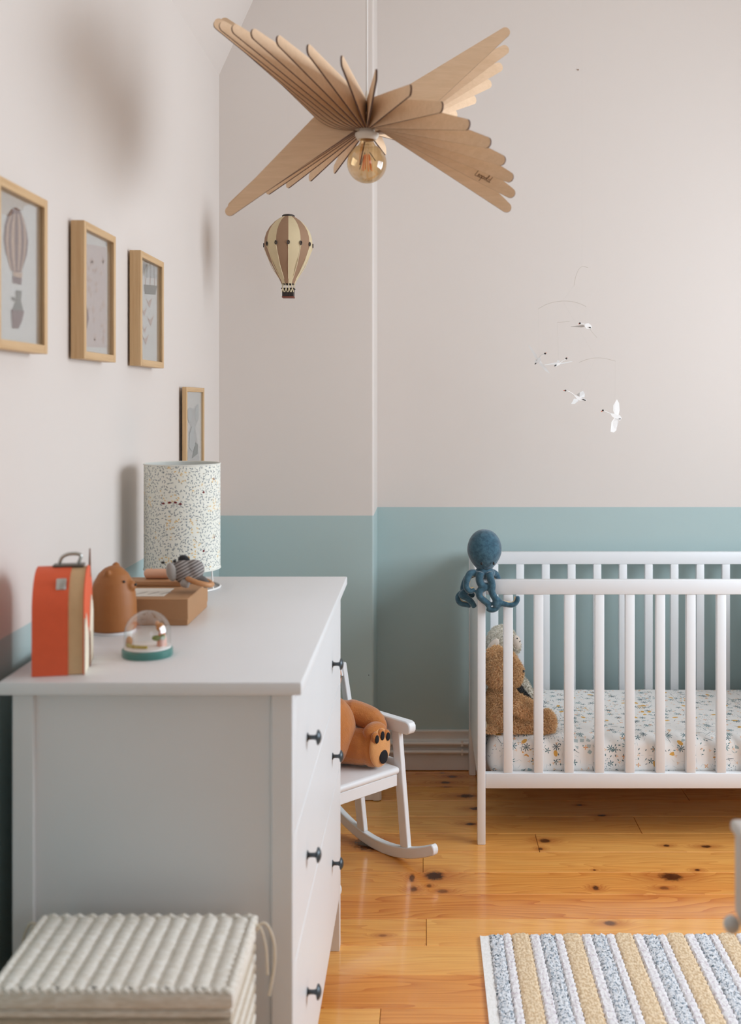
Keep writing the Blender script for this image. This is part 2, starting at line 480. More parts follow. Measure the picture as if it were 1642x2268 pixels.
window('fill_window', Matrix(((1, 0, 0, a2), (0, -1, 0, YF-.005), (0, 0, 1, c2), (0, 0, 0, 1))), b2-a2, d2-c2)  # frame of the added rear fill window, out of view

# moulded baseboards
def base_profile(t=.022):
    return [(0, .003), (t, .003), (t, .064), (t-.003, .067), (t+.004, .072), (t+.006, .080), (t+.002, .087), (t-.004, .090), (t-.003, .097), (t+.002, .102), (t+.004, .110),
            (t, .117), (t-.008, .121), (t-.009, .142), (t-.006, .146), (t-.007, .151), (t-.012, .153), (0, .153)]
def baseboard(name, p0, p1, nrm):
    p0, p1, nrm = Vector(p0), Vector(p1), Vector(nrm)
    mb = MB(); mb.prism(base_profile(), lambda u, v, t: p0 + (p1-p0)*t + nrm*u + Vector((0, 0, v)), 0, 1)
    return struct(mb.build(name, TRIM, smooth=50))
baseboard('baseboard_back', (XC+.001, YB, 0), (XR, YB, 0), (0, -1, 0))
baseboard('baseboard_chimney_breast', (XL, YC, 0), (XC+.028, YC, 0), (0, -1, 0))
baseboard('baseboard_chimney_side', (XC, YC-.028, 0), (XC, YB, 0), (1, 0, 0))
baseboard('baseboard_left', (XL, YF, 0), (XL, YC, 0), (1, 0, 0))
baseboard('baseboard_right', (XR, YF, 0), (XR, YB, 0), (-1, 0, 0))

# heating pipes clipped along the back baseboard
for py, lab, in ((1649, 'upper white heating pipe running along the back baseboard'), (1668, 'lower white heating pipe running along the back baseboard')):
    z = P(1000, py, 4.17).z
    hp = thing('heating_pipe', (XC+.05, 4.1855, z), lab, 'pipe', 'heating pipes along the baseboard')
    mb = MB(); mb.rod((XC+.045, 4.1845, z), (2.2, 4.1845, z), .0074, 12); mb.build('tube', PIPE, hp)
    for xk in (P(1024, py, 4.17).x, 1.2, 2.0):
        mb = MB(); mb.box((xk-.005, 4.1775, z-.012), (xk+.005, 4.1935, z+.012), 0, .003); mb.build('pipe_clip', PIPE, hp)
tk = P(1281, 155, YB)
tag(MB().lathe([(0, 0), (.002, 0), (.0026, .003), (.002, .005), (0, .0055)], (0, 0, 0), 10, 0, Matrix.Rotation(R(90), 3, 'X')).build('wall_nail', mat('nail_brown', (150, 118, 96), .5)), 'tiny brown nail high in the white wall above the mobile', 'nail').location = (tk.x, YB, tk.z)
tk = P(842, 1495, YC+.0)
tag(MB().lathe([(0, 0), (.0014, 0), (.0018, .002), (0, .003)], (0, 0, 0), 8, 0, Matrix.Rotation(R(90), 3, 'X')).build('wall_nail', BLACK), 'tiny dark nail low in the blue wall by the alcove corner', 'nail').location = (-.195, YC, P(820, 1495, YC).z)
# ------------------------------------------------------------------ chest of drawers
T0, T1, TX0, TX1, TZ = 1.797, 2.877, -.700, -.2003, .960
BX0, BX1, BY0, BY1 = -.683, -.2165, 1.815, 2.859
dr = thing('chest_of_drawers', ((TX0+TX1)/2, (T0+T1)/2, 0), 'white painted chest of drawers with dark metal knobs along the left wall', 'dresser')
MB().box((TX0, T0, TZ-.022), (TX1, T1, TZ), 0, .003, 2).build('top', WHITE, dr)
for y in (BY0, BY1-.036):
    for x in (BX0, BX1-.036):
        MB().box((x, y, 0), (x+.036, y+.036, TZ-.0225), 0, .0015, 1).build('leg_post', WHITE, dr)
    yy = y+.009 if y == BY0 else y+.009
    MB().box((BX0+.036, yy, .10), (BX1-.036, yy+.014, TZ-.0225), 0).build('end_panel', WHITE, dr)
MB().box((BX0+.002, BY0+.036, .10), (BX0+.012, BY1-.036, TZ-.0225)).build('back_panel', WHITE, dr)
MB().box((BX0+.0125, BY0+.0365, .145), (BX1-.025, BY1-.0365, .160)).build('bottom_panel', WHITE, dr)
MB().box((BX1-.022, BY0+.036, .135), (BX1-.0012, BY1-.036, .1615), 0, .001, 1).build('bottom_rail', WHITE, dr)
MB().box((BX1-.022, BY0+.036, .918), (BX1-.0012, BY1-.036, TZ-.0225), 0, .001, 1).build('top_rail', WHITE, dr)
for z0, z1, zk in ((.693, .9165, .796), (.476, .690, .577), (.164, .473, .322)):
    dw = MB().box((BX1-.019, BY0+.0375, z0), (BX1, BY1-.0375, z1), 0, .0012, 1).build('drawer', WHITE, dr)
    for yk in (2.036, 2.60):
        k = MB().lathe([(0, 0), (.008, 0), (.0082, .0015), (.0050, .0030), (.0042, .006), (.0042, .0135), (.0055, .0165), (.0135, .0190), (.0142, .0205), (.0135, .0220), (.009, .0250), (.004, .0266), (0, .027)],
                   (BX1, yk, zk), 24, 0, Matrix.Rotation(R(90), 3, 'Y')).build('knob', GUN, dw)
        k['label'] = 'dark gunmetal mushroom knob'

# ------------------------------------------------------------------ cot with slatted sides
CF, CBk = 3.498, 4.175            # front face of the front posts, back of the back posts
cx0, cx1 = .1733, 1.440
cot = thing('cot', ((cx0+cx1)/2, (CF+CBk)/2, 0), 'white wooden cot with slatted sides against the blue wall', 'cot')
ztop = .848
def post(x, y): MB().box((x, y, 0), (x+.026, y+.030, ztop), 0, .003, 2).build('leg_post', WHITE2, cot)
for x in (cx0, cx1-.026):
    post(x, CF); post(x, CBk-.030)
    MB().box((x+.004, CF+.0305, .185), (x+.022, CBk-.0305, ztop-.008), 0, .003, 1).build('end_panel', WHITE2, cot)
for yy, nm in ((CF+.002, 'side_rail'), (CBk-.030, 'side_rail')):
    zz = ztop
    MB().box((cx0+.0262, yy, zz-.047), (cx1-.0262, yy+.026, zz), 0, .003, 2).build(nm, WHITE2, cot)
    MB().box((cx0+.0262, yy, .180), (cx1-.0262, yy+.026, .229), 0, .003, 2).build(nm, WHITE2, cot)
me = None
for k in range(12):
    x = P(1126.5, 0, CF).x + k*.0977
    if x > cx1-.05: break
    if me is None:
        o = MB().box((x-.0150, CF+.004, .2285), (x+.0150, CF+.026, ztop-.0465), 0, .003, 2).build('slat', WHITE2, cot); me = o; x0 = x
    else:
        o = me.copy(); COL.objects.link(o); o.parent = cot; o.location = (x-x0, 0, 0)
for k in range(13):
    x = P(1095.5, 0, CBk-.028).x + k*.0977
    if x > cx1-.05: break
    o = me.copy(); COL.objects.link(o); o.parent = cot; o.location = (x-x0, CBk-.034-CF, 0)
BEECH = wood('beech', (190, 140, 100), (168, 118, 80), 'y')
for k in range(9):
    x = .225 + k*.14
    MB().box((x, CF+.034, .196), (x+.06, CBk-.036, .209), 0, .002, 1).build('base_slat', BEECH, cot)
MB().box((cx0+.027, CF+.0285, .183), (cx1-.027, CF+.0405, .1955)).build('base_bearer', BEECH, cot)
MB().box((cx0+.027, CBk-.044, .183), (cx1-.027, CBk-.031, .1955)).build('base_bearer', BEECH, cot)

def sheet_print():
    m = NT('leaf_print_sheet')
    uv = m.coord('UV'); uv = m.vmath('MULTIPLY', uv, (1, 1, 0))
    wv = m.n('ShaderNodeTexNoise'); m.put(wv.inputs['Vector'], uv); wv.inputs['Scale'].default_value = 9
    col = lin(240, 238, 235)
    TAU = 2*pi
    def layer(scale, seed, kind, prob, rgb, rgb2=None, a=.2, b=.1, n=7, rnd=.8, patch=None):
        nonlocal col
        loc, r1, r2, r3 = m.cell(uv, scale, seed, rnd)
        ang = m.math('MULTIPLY', r1, TAU)
        if kind == 'e': k = m.ellipse(loc, ang, a, b)
        elif kind == 's': k = m.star(loc, ang, n, a, b)
        elif kind == 'q':
            q = m.sep(m.rot(loc, m.math('MULTIPLY', r1, 0.7)))
            k = m.math('MULTIPLY', m.math('LESS_THAN', m.math('ABSOLUTE', q[0]), a), m.math('LESS_THAN', m.math('ABSOLUTE', q[1]), b))
        k = m.math('MULTIPLY', k, m.math('LESS_THAN', r2, prob))
        if patch:
            pn = m.noise(m.vmath('ADD', uv, (seed*1.3, 0, 0)), patch[0], 1)
            k = m.math('MULTIPLY', k, m.math('GREATER_THAN', pn, patch[1]))
        c = lin(*rgb) if rgb2 is None else m.mix(r3, lin(*rgb), lin(*rgb2))
        col = m.mix(m.math('MULTIPLY', k, .92), col, c)
    layer(60, 1, 'e', .35, (190, 202, 205), (205, 210, 210), .45, .035)
    layer(52, 9, 'q', .85, (150, 175, 180), (180, 192, 192), .33, .28, rnd=.25, patch=(11, .66))
    layer(120, 2, 'e', .75, (70, 100, 112), (110, 140, 148), .22, .13, patch=(10, .60))
    layer(62, 3, 'e', .5, (52, 84, 96), (95, 135, 140), .24, .11, patch=(7, .53))
    layer(22, 4, 's', .36, (34, 66, 78), (80, 135, 142), .30, .16, 8, .7)
    layer(25, 5, 's', .24, (66, 110, 118), (60, 100, 106), .26, .10, 5, .9)
    layer(28, 6, 'e', .10, (216, 160, 46), (228, 176, 70), .30, .17)
    layer(60, 7, 'e', .8, (220, 168, 60), (214, 150, 50), .34, .15, patch=(8, .69))
    layer(34, 8, 's', .08, (222, 148, 70), None, .26, .12, 4)
    layer(48, 10, 's', .25, (236, 196, 160), None, .24, .2, 3)
    layer(30, 11, 'e', .22, (60, 80, 88), None, .42, .028)
    m.bump(m.math('ADD', m.noise(uv, 14, 3), m.math('MULTIPLY', m.noise(uv, 900, 1), .03)), 0.30, 0.006)
    return m.done(col, 0.85)
SHEET = sheet_print()
# mattress in its printed sheet: a grid swept over a rounded, slightly puckered profile
mx0, mx1, my0, my1, mz0, mz1 = .207, 1.408, CF+.032, CBk-.036, .2095, .337
prof = []
def qarc(cy, cz, r, a0, a1, n):
    return [(cy + r*cos(R(a0+(a1-a0)*i/n)), cz + r*sin(R(a0+(a1-a0)*i/n))) for i in range(n+1)]
rd = .042
prof += [(my0+.03, mz0)] + qarc(my0+.022, mz0+.022, .022, 270, 180, 5) + qarc(my0+rd, mz1-rd, rd, 180, 90, 8)
prof += [(my0+rd+(my1-my0-2*rd)*i/22, mz1) for i in range(1, 22)] + qarc(my1-rd, mz1-rd, rd, 90, 0, 6) + qarc(my1-.022, mz0+.022, .022, 0, -90, 4) + [(my1-.03, mz0)]
cum = [0]
for (ya, za), (yb, zb) in zip(prof[:-1], prof[1:]): cum.append(cum[-1] + sqrt((ya-yb)**2 + (za-zb)**2))
rn = random.Random(5)
mb = MB(); uvs = []; nx = 90
cyc, czc = (my0+my1)/2, (mz0+mz1)/2
from mathutils import noise as mnoise
for i in range(nx+1):
    x = mx0 + (mx1-mx0)*i/nx
    e = min(x-mx0, mx1-x); k = 1.0
    shr = .045*(1 - sqrt(max(0, 1-(1-min(e, .045)/.045)**2)))
    for j, (y, z) in enumerate(prof):
        dy = max(0, abs(y-cyc)-shr*1.0)*(1 if y > cyc else -1); zz = z if z < czc else max(czc, z - shr*.9)
        if z < czc: zz = min(czc, z + shr*.5)
        fr = max(0, 1 - abs(j-9)/9)
        puck = .006*fr*sin(x*46 + 2*sin(x*13)) + .004*mnoise.noise(Vector((x*9, y*9, z*9)))
        yy = cyc + dy
        mb.v.append(Vector((x, max(yy - puck*.6, my0-.001), zz + (puck*.7 if z > mz0+.02 else 0)))); uvs.append((x, cum[j]))
n = len(prof)
for i in range(nx):
    for j in range(n-1):
        mb.f.append([i*n+j, (i+1)*n+j, (i+1)*n+j+1, i*n+j+1]); mb.m.append(0)
mb.f.append(list(range(n))); mb.m.append(0); mb.f.append([nx*n+j for j in range(n)][::-1]); mb.m.append(0)
mb.uv = uvs
tag(mb.build('cot_mattress', SHEET, loc=((mx0+mx1)/2, cyc, mz0), smooth=50), 'cot mattress in a white sheet printed with teal and mustard leaves', 'mattress')

# ------------------------------------------------------------------ rag rug
def rag(name, c1, c2, c3=None, dk=None):
    m = NT(name); p = m.pos()
    a = m.noise(m.vmath('MULTIPLY', p, (190, 95, 1)), 1.0, 2)
    b = m.noise(m.vmath('MULTIPLY', p, (130, 90, 1)), 1.0, 3, .7)
    c = m.mix(m.smooth(a, .35, .65), lin(*c1), lin(*c2))
    if c3: c = m.mix(m.smooth(b, .52, .60), c, lin(*c3))
    if dk: c = m.mix(m.smooth(m.noise(m.vmath('MULTIPLY', p, (120, 90, 1)), 1.3, 3, .7), .55, .62), c, lin(*dk))
    m.bump(a, .4, .002)
    return m.done(c, .95)
TAN = rag('rag_tan', (206, 176, 138), (238, 216, 184))
LIL = rag('rag_pale_lilac', (226, 222, 224), (240, 238, 238), (206, 196, 202))
GRY = rag('rag_speckled_grey', (208, 212, 218), (236, 236, 238), (150, 162, 174), (70, 88, 98))
HEM = rag('rag_white_hem', (236, 234, 230), (244, 242, 240))
RX0, RY0, RY1 = .150, 1.56, 2.900
rug = thing('striped_rug', (.83, (RY0+RY1)/2, 0), 'rag rug striped in tan, white and speckled grey', 'rug')
stripes = [(.024, HEM), (.036, GRY), (.022, LIL)]
for k in range(9): stripes += [(.049, TAN), (.027, LIL), (.038, GRY), (.0225, LIL)]
stripes += [(.024, HEM)]
x = RX0; ny = 250
for si, (wd, m_) in enumerate(stripes):
    nxs = max(4, int(wd/.0042)); mb = MB(); rg = random.Random(si)
    hem = m_ is HEM; spk = m_ is GRY
    fringe = {LIL: .0, GRY: -.003, TAN: .006, HEM: -.004}[m_] + rg.uniform(-.002, .002)
    for i in range(nxs+1):
        for j in range(ny+1):
            u = i/nxs; xx = x + wd*u; y1_ = RY1 + fringe*sin(pi*u); yy = RY0 + (y1_-RY0)*j/ny
            e = min(u, 1-u)
            z = .006 + .004*min(1, e*6)
            if not hem:
                cordp = abs(sin(pi*(xx-x)/.0098)); z += .0022*cordp*(.6+.4*sin(yy*2*pi/.014 + int((xx-x)/.0098)*2.1))
                z += rg.uniform(-.0012, .0016)*(1.7 if spk else 1)
                xx += rg.uniform(-.0008, .0008) if 0 < i < nxs else .0016*sin(yy*2*pi/.021+si)
            else: z = .006 + .001*rg.random()
            if j in (0, ny): z = .001
            mb.v.append(Vector((xx, yy, z)))
    mm = ny+1
    for i in range(nxs):
        for j in range(ny):
            mb.f.append([i*mm+j, (i+1)*mm+j, (i+1)*mm+j+1, i*mm+j+1]); mb.m.append(0)
    # closed flat underside
    o0 = len(mb.v)
    mb.v += [Vector((x, RY0, .0008)), Vector((x+wd, RY0, .0008)), Vector((x+wd, RY1, .0008)), Vector((x, RY1, .0008))]
    mb.f.append([o0+3, o0+2, o0+1, o0]); mb.m.append(0)
    if si == 0:
        mb.f.append([0] + list(range(1, mm)) + [o0+3, o0]); mb.m.append(0)
    mb.build('hem' if hem else 'woven_stripe', m_, rug, smooth=60, recalc=False)
    x += wd
# ------------------------------------------------------------------ pendant lamp of plywood blades
LD = 2.50
LC = P(813, 261, LD)
pend = thing('pendant_lamp', LC, 'plywood pendant lamp of fanned pale blades around an amber globe bulb', 'lamp')
LB, RT = .381, .0112
def bez(p0, p1, p2, n):
    return [((1-t)**2*p0[0]+2*t*(1-t)*p1[0]+t*t*p2[0], (1-t)**2*p0[1]+2*t*(1-t)*p1[1]+t*t*p2[1]) for t in [i/n for i in range(n+1)]]
def blade_outline(e):
    c = (LB*cos(e), LB*sin(e))
    r0, zb, zt = .030, -.030, .036
    up = max(0, e)/R(35); dn = max(0, -e)/R(35)
    eb = (.030 + .062*up + .004, zb + .003); et = (.030 + .062*dn + .004, zt - .003)
    def tang(p, side):        # tangent point from p to the tip circle
        dx, dy = c[0]-p[0], c[1]-p[1]; D = sqrt(dx*dx+dy*dy); a = atan2(dy, dx); b = math.asin(RT/D)
        L = sqrt(D*D-RT*RT); ang = a + side*b*-1
        return (p[0]+L*cos(a - side*b), p[1]+L*sin(a - side*b))
    tb, tt = tang(eb, 1), tang(et, -1)
    mb_ = lambda p, q, t: (p[0]+(q[0]-p[0])*t, p[1]+(q[1]-p[1])*t)
    bot = [(r0, zb)] + bez(mb_((r0, zb), eb, .35), eb, mb_(eb, tb, .13), 7)[0:] if up > .02 else [(r0, zb)]
    top = ([(r0, zt)] + bez(mb_((r0, zt), et, .35), et, mb_(et, tt, .13), 7)) if dn > .02 else [(r0, zt)]
    a0 = atan2(tb[1]-c[1], tb[0]-c[0]); a1 = atan2(tt[1]-c[1], tt[0]-c[0])
    while a1 < a0: a1 += 2*pi
    arc = [(c[0]+RT*cos(a0+(a1-a0)*i/10), c[1]+RT*sin(a0+(a1-a0)*i/10)) for i in range(11)]
    return bot + arc + top[::-1]
blades = []
for half in (0, 1):
    for k in range(18):
        fr = (5.7 + 10*k)/180
        e = R(35) - R(70)*fr
        th = R(180 + 180*half + 180*fr)
        cd, sd = cos(th), sin(th)
        fn = lambda u, v, t, cd=cd, sd=sd: LC + Vector((u*cd - t*sd, u*sd + t*cd, v))
        mb = MB().prism(blade_outline(e), fn, -.0019, .0019, 0, 1)
        o = mb.build('plywood_blade', [PLY, BURN], pend, smooth=0)
        blades.append((o, fn, e))
# handwritten brand name burnt into one low blade at the right: leopold
o, fn, e = blades[16]
strokes = [  # letter strokes on a unit line height, x to the right
 [(0.0, 2.0), (-.15, 1.0), (-.3, .1), (.1, 0), (.5, .25)],
 [(.5, .25), (.85, .75), (.65, 1.0), (.5, .5), (.65, .05), (1.0, .2)],
 [(1.25, .9), (1.0, .5), (1.25, .05), (1.55, .4), (1.3, .9), (1.7, .8)],
 [(1.8, .95), (1.65, .2), (1.4, -1.0)], [(1.75, .6), (2.05, 1.0), (2.25, .6), (2.0, .1), (1.75, .3)],
 [(2.65, .9), (2.4, .5), (2.6, .05), (2.9, .4), (2.7, .9), (3.0, .8)],
 [(3.05, .4), (3.4, 1.5), (3.3, 2.0), (3.1, .9), (3.2, .05), (3.5, .2)],
 [(4.0, .8), (3.7, .9), (3.55, .4), (3.75, .05), (4.05, .5), (4.3, 2.0), (4.05, .5), (4.1, .05), (4.35, .2)]]
mb = MB(); sc_ = .0085; s0 = LB-.088; ca, sa = cos(e), sin(e)
camside = -1 if fn(0, 0, -1).y < fn(0, 0, 1).y else 1
for st in strokes:
    pts = []
    for u, v in [(p.x, p.y) for p in spline([(a, b, 0) for a, b in st], 5)]:
        a, b = s0 + u*sc_*.98, (v-.5)*sc_*.85 + .002
        pts.append(fn(a*ca - b*sa, a*sa + b*ca, camside*.0020))
    mb.tube(pts, .0006, 5)
mb.build('burnt_lettering', mat('burnt_letter', (92, 56, 30), .7), o)
hub = MB()
hub.lathe([(.019, -.026), (.033, -.026), (.033, -.022), (.019, -.022), (.019, -.026)], LC, 36)
hub.lathe([(.019, .026), (.033, .026), (.033, .030), (.019, .030), (.019, .026)], LC, 36)
hub.build('hub_ring', PLY, pend)
CREAM = mat('cream_plastic', (222, 212, 198), .4)
MB().lathe([(.0, -.016), (.017, -.016), (.0185, -.034), (.027, -.036), (.0275, -.041), (.022, -.050), (.0185, -.051), (.0175, -.045), (.0, -.043)], LC, 36).build('socket_ring', CREAM, pend)
MB().lathe([(0, -.012), (.0165, -.012), (.0165, .006), (.013, .010), (0, .010)], LC, 24).build('lamp_holder', mat('copper_sleeve', (196, 148, 116), .35, metal=.3), pend)
g = MB().lathe([(0, .010), (.0075, .010), (.0085, .012), (.0085, .028), (.0065, .030), (0, .030)], LC, 16); g.build('cord_grip', BLACK, pend)
MB().lathe([(0, .030), (.0058, .030), (.0050, .048), (.0030, .062), (0, .062)], LC, 14).build('strain_relief', CREAM, pend)
ztopc = gable(LC.x)
MB().rod(LC + Vector((0, 0, .055)), Vector((LC.x, LC.y, ztopc-.03)), .0026, 8).build('cord', mat('white_cord', (226, 220, 214), .6), pend)
MB().lathe([(0, -.06), (.045, -.06), (.05, -.055), (.05, .03), (0, .03)], Vector((LC.x, LC.y, ztopc)), 24).build('ceiling_rose', WHITE, pend)
# bulb
bc = LC + Vector((0, 0, -(362-261)*LD/F)); br = .0452
pr = [(0, br*-1.0)]
for i in range(1, 22):
    a = R(-90 + i*160/22); pr.append((br*cos(a), br*sin(a)))
pr += [(.0165, br+.002), (.0140, br+.009), (.0138, br+.014), (0, br+.014)]
bulb = MB().lathe(pr, bc, 40).build('bulb', BULB, pend)
MB().lathe([(0, br+.0145), (.0135, br+.0145), (.0135, br+.026), (0, br+.026)], bc, 24).build('screw_cap', mat('brass_cap', (190, 160, 110), .35, metal=.8), bulb)
FIL = mat('led_filament', (232, 140, 84), .5)
for k in range(6):
    a = 2*pi*k/6 + .3
    MB().rod(bc + Vector((.006*cos(a), .006*sin(a), .020)), bc + Vector((.0115*cos(a), .0115*sin(a), -.016)), .0011, 6).build('filament', FIL, bulb)
MB().rod(bc + Vector((0, 0, .020)), bc + Vector((0, 0, br)), .0045, 10).build('glass_stem', DOME, bulb)
WIRE = mat('support_wire', (70, 62, 56), .4, metal=.6)
for a in (.1, 2.6):
    MB().rod(bc + Vector((.006*cos(a), .006*sin(a), .026)), bc + Vector((.020*cos(a), .016*sin(a), .006 if a < 1 else -.012)), .0009, 6).build('support_wire', WIRE, bulb)

# ------------------------------------------------------------------ toy balloon hanging in front of the chimney breast
BD = 3.60
bcx = P(639, 572, BD).x
pz = lambda py: P(639, py, BD).z
s = BD/F
bal = thing('hanging_balloon', (bcx, BD, pz(660)), 'small taupe and cream striped hot-air balloon hanging before the chimney breast', 'hanging toy')
BTAUPE = mat('taupe_card', (150, 118, 92), .8, .04, 60); BCREAM = mat('cream_card', (206, 188, 152), .8, .04, 60)
BEDGE = mat('dark_wood_trim', (46, 36, 32), .6, .1, 50); BROPE = mat('cream_string', (222, 206, 172), .9)
pf = [(13, 480), (20, 484), (30, 491), (41, 503), (48, 515), (52, 528), (53.2, 541), (51.5, 553), (48, 564), (42, 577), (35, 590), (28, 603), (21, 616), (15, 629)]
NG = 12
A0B = atan2(-BD, -bcx)       # one seam turned towards the room
prof3 = [(r*s, pz(y)) for r, y in pf]
for gk in range(NG):
    mb = MB(); n = 4; vs = []
    for r, z in prof3:
        for i in range(n+1):
            a = A0B + (gk + i/n)*2*pi/NG
            q = r*(cos(pi/NG)/cos((i/n-.5)*2*pi/NG)*.55 + .45)
            vs.append(Vector((bcx + q*cos(a), BD + q*sin(a), z)))
    n1 = n+1; fs = [[j*n1+i, j*n1+i+1, (j+1)*n1+i+1, (j+1)*n1+i] for j in range(len(prof3)-1) for i in range(n)]
    mb.add(vs, fs); mb.build('gore', BCREAM if gk % 2 == 0 else BTAUPE, bal, smooth=60)
MB().lathe([(0, pz(476)), (12*s, pz(476)), (14*s, pz(477.5)), (14*s, pz(480)), (13*s, pz(481.5)), (0, pz(481.5))], (bcx, BD, 0), 28).build('crown_cap', BEDGE, bal)
for k in range(NG):
    a = A0B + k*2*pi/NG
    d_ = Vector((cos(a), sin(a), 0)); r = 51.8*s
    c = Vector((bcx, BD, pz(544))) + d_*r; side = Vector((-sin(a), cos(a), 0))*.0034
    cl = MB()
    ring = [c + d_*.0035 + side*cos(t) + Vector((0, 0, .0058*sin(t))) for t in [i*2*pi/12 for i in range(12)]]
    cl.tube(ring, .0017, 6, closed=True); cl.build('clip', BEDGE, bal)
    MB().tube([c + d_*.004 + Vector((0, 0, -.004)), Vector((bcx, BD, pz(590))) + d_*37.5*s, Vector((bcx, BD, pz(626))) + d_*14.6*s, Vector((bcx, BD, pz(640))) + d_*13*s], .0011, 5).build('string', BROPE, bal)
MB().lathe([(11*s, pz(622)), (12.6*s, pz(622)), (12.6*s, pz(631)), (11*s, pz(631)), (11*s, pz(622))], (bcx, BD, 0), 24).build('collar', BEDGE, bal)
bk = MB()
bx = lambda x0, x1, ya, yb, mi=0: bk.box((bcx+x0*s, BD-11*s, pz(yb)), (bcx+x1*s, BD+11*s, pz(ya)), mi, .001, 1)
bx(-12.5, 12.5, 641, 657); bk.box((bcx-14.5*s, BD-13*s, pz(641)), (bcx+14.5*s, BD+13*s, pz(638.5)), 0, .001, 1)
bk.box((bcx-13.2*s, BD-12*s, pz(660)), (bcx+13.2*s, BD+12*s, pz(657)), 1, .001, 1)
for k in range(-3, 4): bk.box((bcx+k*3.6*s-.0011, BD-11.9*s, pz(656.5)), (bcx+k*3.6*s+.0011, BD-11*s, pz(641)), 0, .0004, 1)
bk.build('basket', [BEDGE, mat('reddish_basket_floor', (120, 62, 46), .6)], bal)
for k in range(4):
    xx = bcx + (-10.5 + 7*k)*s
    for sgn in (-1, 1):
        MB().tube([(xx, BD-13.6*s, pz(639)), (xx + sgn*1.2*s, BD-14.2*s, pz(643)), (xx + sgn*2.6*s, BD-13.6*s, pz(648))], .0014, 5).build('knot', BROPE, bal)
    for dz in (0,):
        MB().rod((bcx + (-9 + 6*k)*s, BD-9*s, pz(631)), (xx, BD-12.5*s, pz(639)), .0009, 5).build('string', BROPE, bal)
THREAD = mat('clear_nylon', (205, 198, 192), .3)
MB().rod((bcx, BD, pz(476.5)), (bcx, BD, gable(bcx)+.004), .00022, 4).build('hanging_thread', THREAD, bal)

# ------------------------------------------------------------------ paper bird mobile over the cot
MD = 3.80
mob = thing('bird_mobile', P(1270, 640, MD), 'paper bird mobile with thin wire bows hanging above the cot', 'mobile')
MWIRE = mat('mobile_wire', (196, 186, 176), .5)
def wirepx(pts, r=.0009, d=MD, nm='wire_bow'):
    MB().tube(spline([P(x, y, d) for x, y in pts], 8), r, 5).build(nm, MWIRE, mob)
wirepx([(1272, 632), (1276, 612), (1283, 596), (1292, 590), (1303, 593)])
wirepx([(1193, 684), (1212, 674), (1235, 668), (1258, 667), (1280, 671), (1299, 679)])
wirepx([(1283, 803), (1298, 797), (1318, 793), (1340, 794), (1364, 800)])
wirepx([(1235, 714), (1250, 713), (1262, 712)], .0007); wirepx([(1303, 722), (1312, 735), (1323, 748)], .0006)
def thread(x0, y0, x1, y1): MB().rod(P(x0, y0, MD), P(x1, y1, MD), .00018, 4).build('thread', THREAD, mob)
thread(1272, 632, 1247, 667); thread(1193, 684, 1195, 793); thread(1299, 679, 1297, 719); thread(1247, 667, 1320, 793); thread(1320, 793, 1280, 880)
thread(1364, 800, 1362, 923); thread(1235, 714, 1238, 803)
zc = gable(P(1292, 590, MD).x)
MB().rod(P(1290, 590, MD), Vector((P(1290, 590, MD).x, MD, zc+.003)), .00018, 4).build('thread', THREAD, mob)
PAPER = mat('white_paper', (240, 238, 236), .8, .02); PAPERG = mat('grey_white_paper', (205, 202, 199), .8, .02)
BEAK = mat('orange_beak', (214, 92, 40), .6)
def bird(body, wings, head, neck, tail, wm=PAPERG, bm_=PAPER, beakto=None):
    """folded card bird, all outlines in photo pixels, wings slightly dihedral"""
    fnp = lambda dd: (lambda u, v, t: P(u, v, MD + dd + t))
    b = MB().prism(body, fnp(0), -.0012, .0012).build('bird', bm_, mob, smooth=0)
    for wi, (poly, dd) in enumerate(wings):
        fx, fy = poly[0]
        far = max(sqrt((x-fx)**2+(y-fy)**2) for x, y in poly)
        def fw(u, v, t, dd=dd, fx=fx, fy=fy, far=far): return P(u, v, MD + dd*sqrt((u-fx)**2+(v-fy)**2)/far*1.0 + t)
        MB().prism(poly, fw, -.0005, .0005).build('wing', wm, b, smooth=0)
    MB().tube(spline([P(x, y, MD) for x, y in neck], 5), .0013, 6).build('neck', bm_, b)
    hx, hy = head; bx_, by_ = beakto
    MB().ell(P(hx, hy, MD), (.0036, .003, .0032)).build('head', BLACK, b)
    MB().tube([P(hx, hy, MD), P(bx_, by_, MD)], [.0026, .0008], 6).build('beak', BEAK, b)
    MB().tube([P(*tail[0], MD-.003), P(*tail[1], MD-.003)], .0016, 6).build('tail_mark', BLACK, b)
bird([(1304, 716), (1310, 720), (1312, 725), (1307, 729), (1300, 728), (1295, 722), (1297, 717)], [([(1302, 722), (1290, 720), (1266, 723), (1264, 724), (1290, 725)], .03)], (1285, 716), [(1296, 719), (1291, 717), (1286, 716)], [(1306, 725), (1309, 726)], beakto=(1282, 718))
bird([(1190, 793), (1197, 792), (1199, 797), (1196, 802), (1188, 806), (1184, 801)], [([(1191, 800), (1183, 787), (1174, 772), (1171, 764), (1177, 769), (1187, 783), (1192, 795)], -.03), ([(1191, 800), (1196, 797), (1203, 806), (1210, 814), (1218, 827), (1209, 822), (1197, 808)], .03)],
     (1208, 783), [(1195, 793), (1201, 786), (1208, 783)], [(1185, 807), (1188, 804)], wm=PAPERG, bm_=PAPERG, beakto=(1211, 781))
bird([(1227, 808), (1234, 804), (1243, 803), (1240, 808), (1232, 812), (1228, 812)], [([(1235, 806), (1208, 809), (1206, 808), (1235, 802)], -.03), ([(1237, 805), (1265, 800), (1270, 801), (1240, 807)], .02), ([(1233, 804), (1236, 797), (1241, 801)], .03)],
     (1255, 794), [(1240, 804), (1247, 799), (1254, 795)], [(1229, 811), (1233, 808)], beakto=(1257, 792))
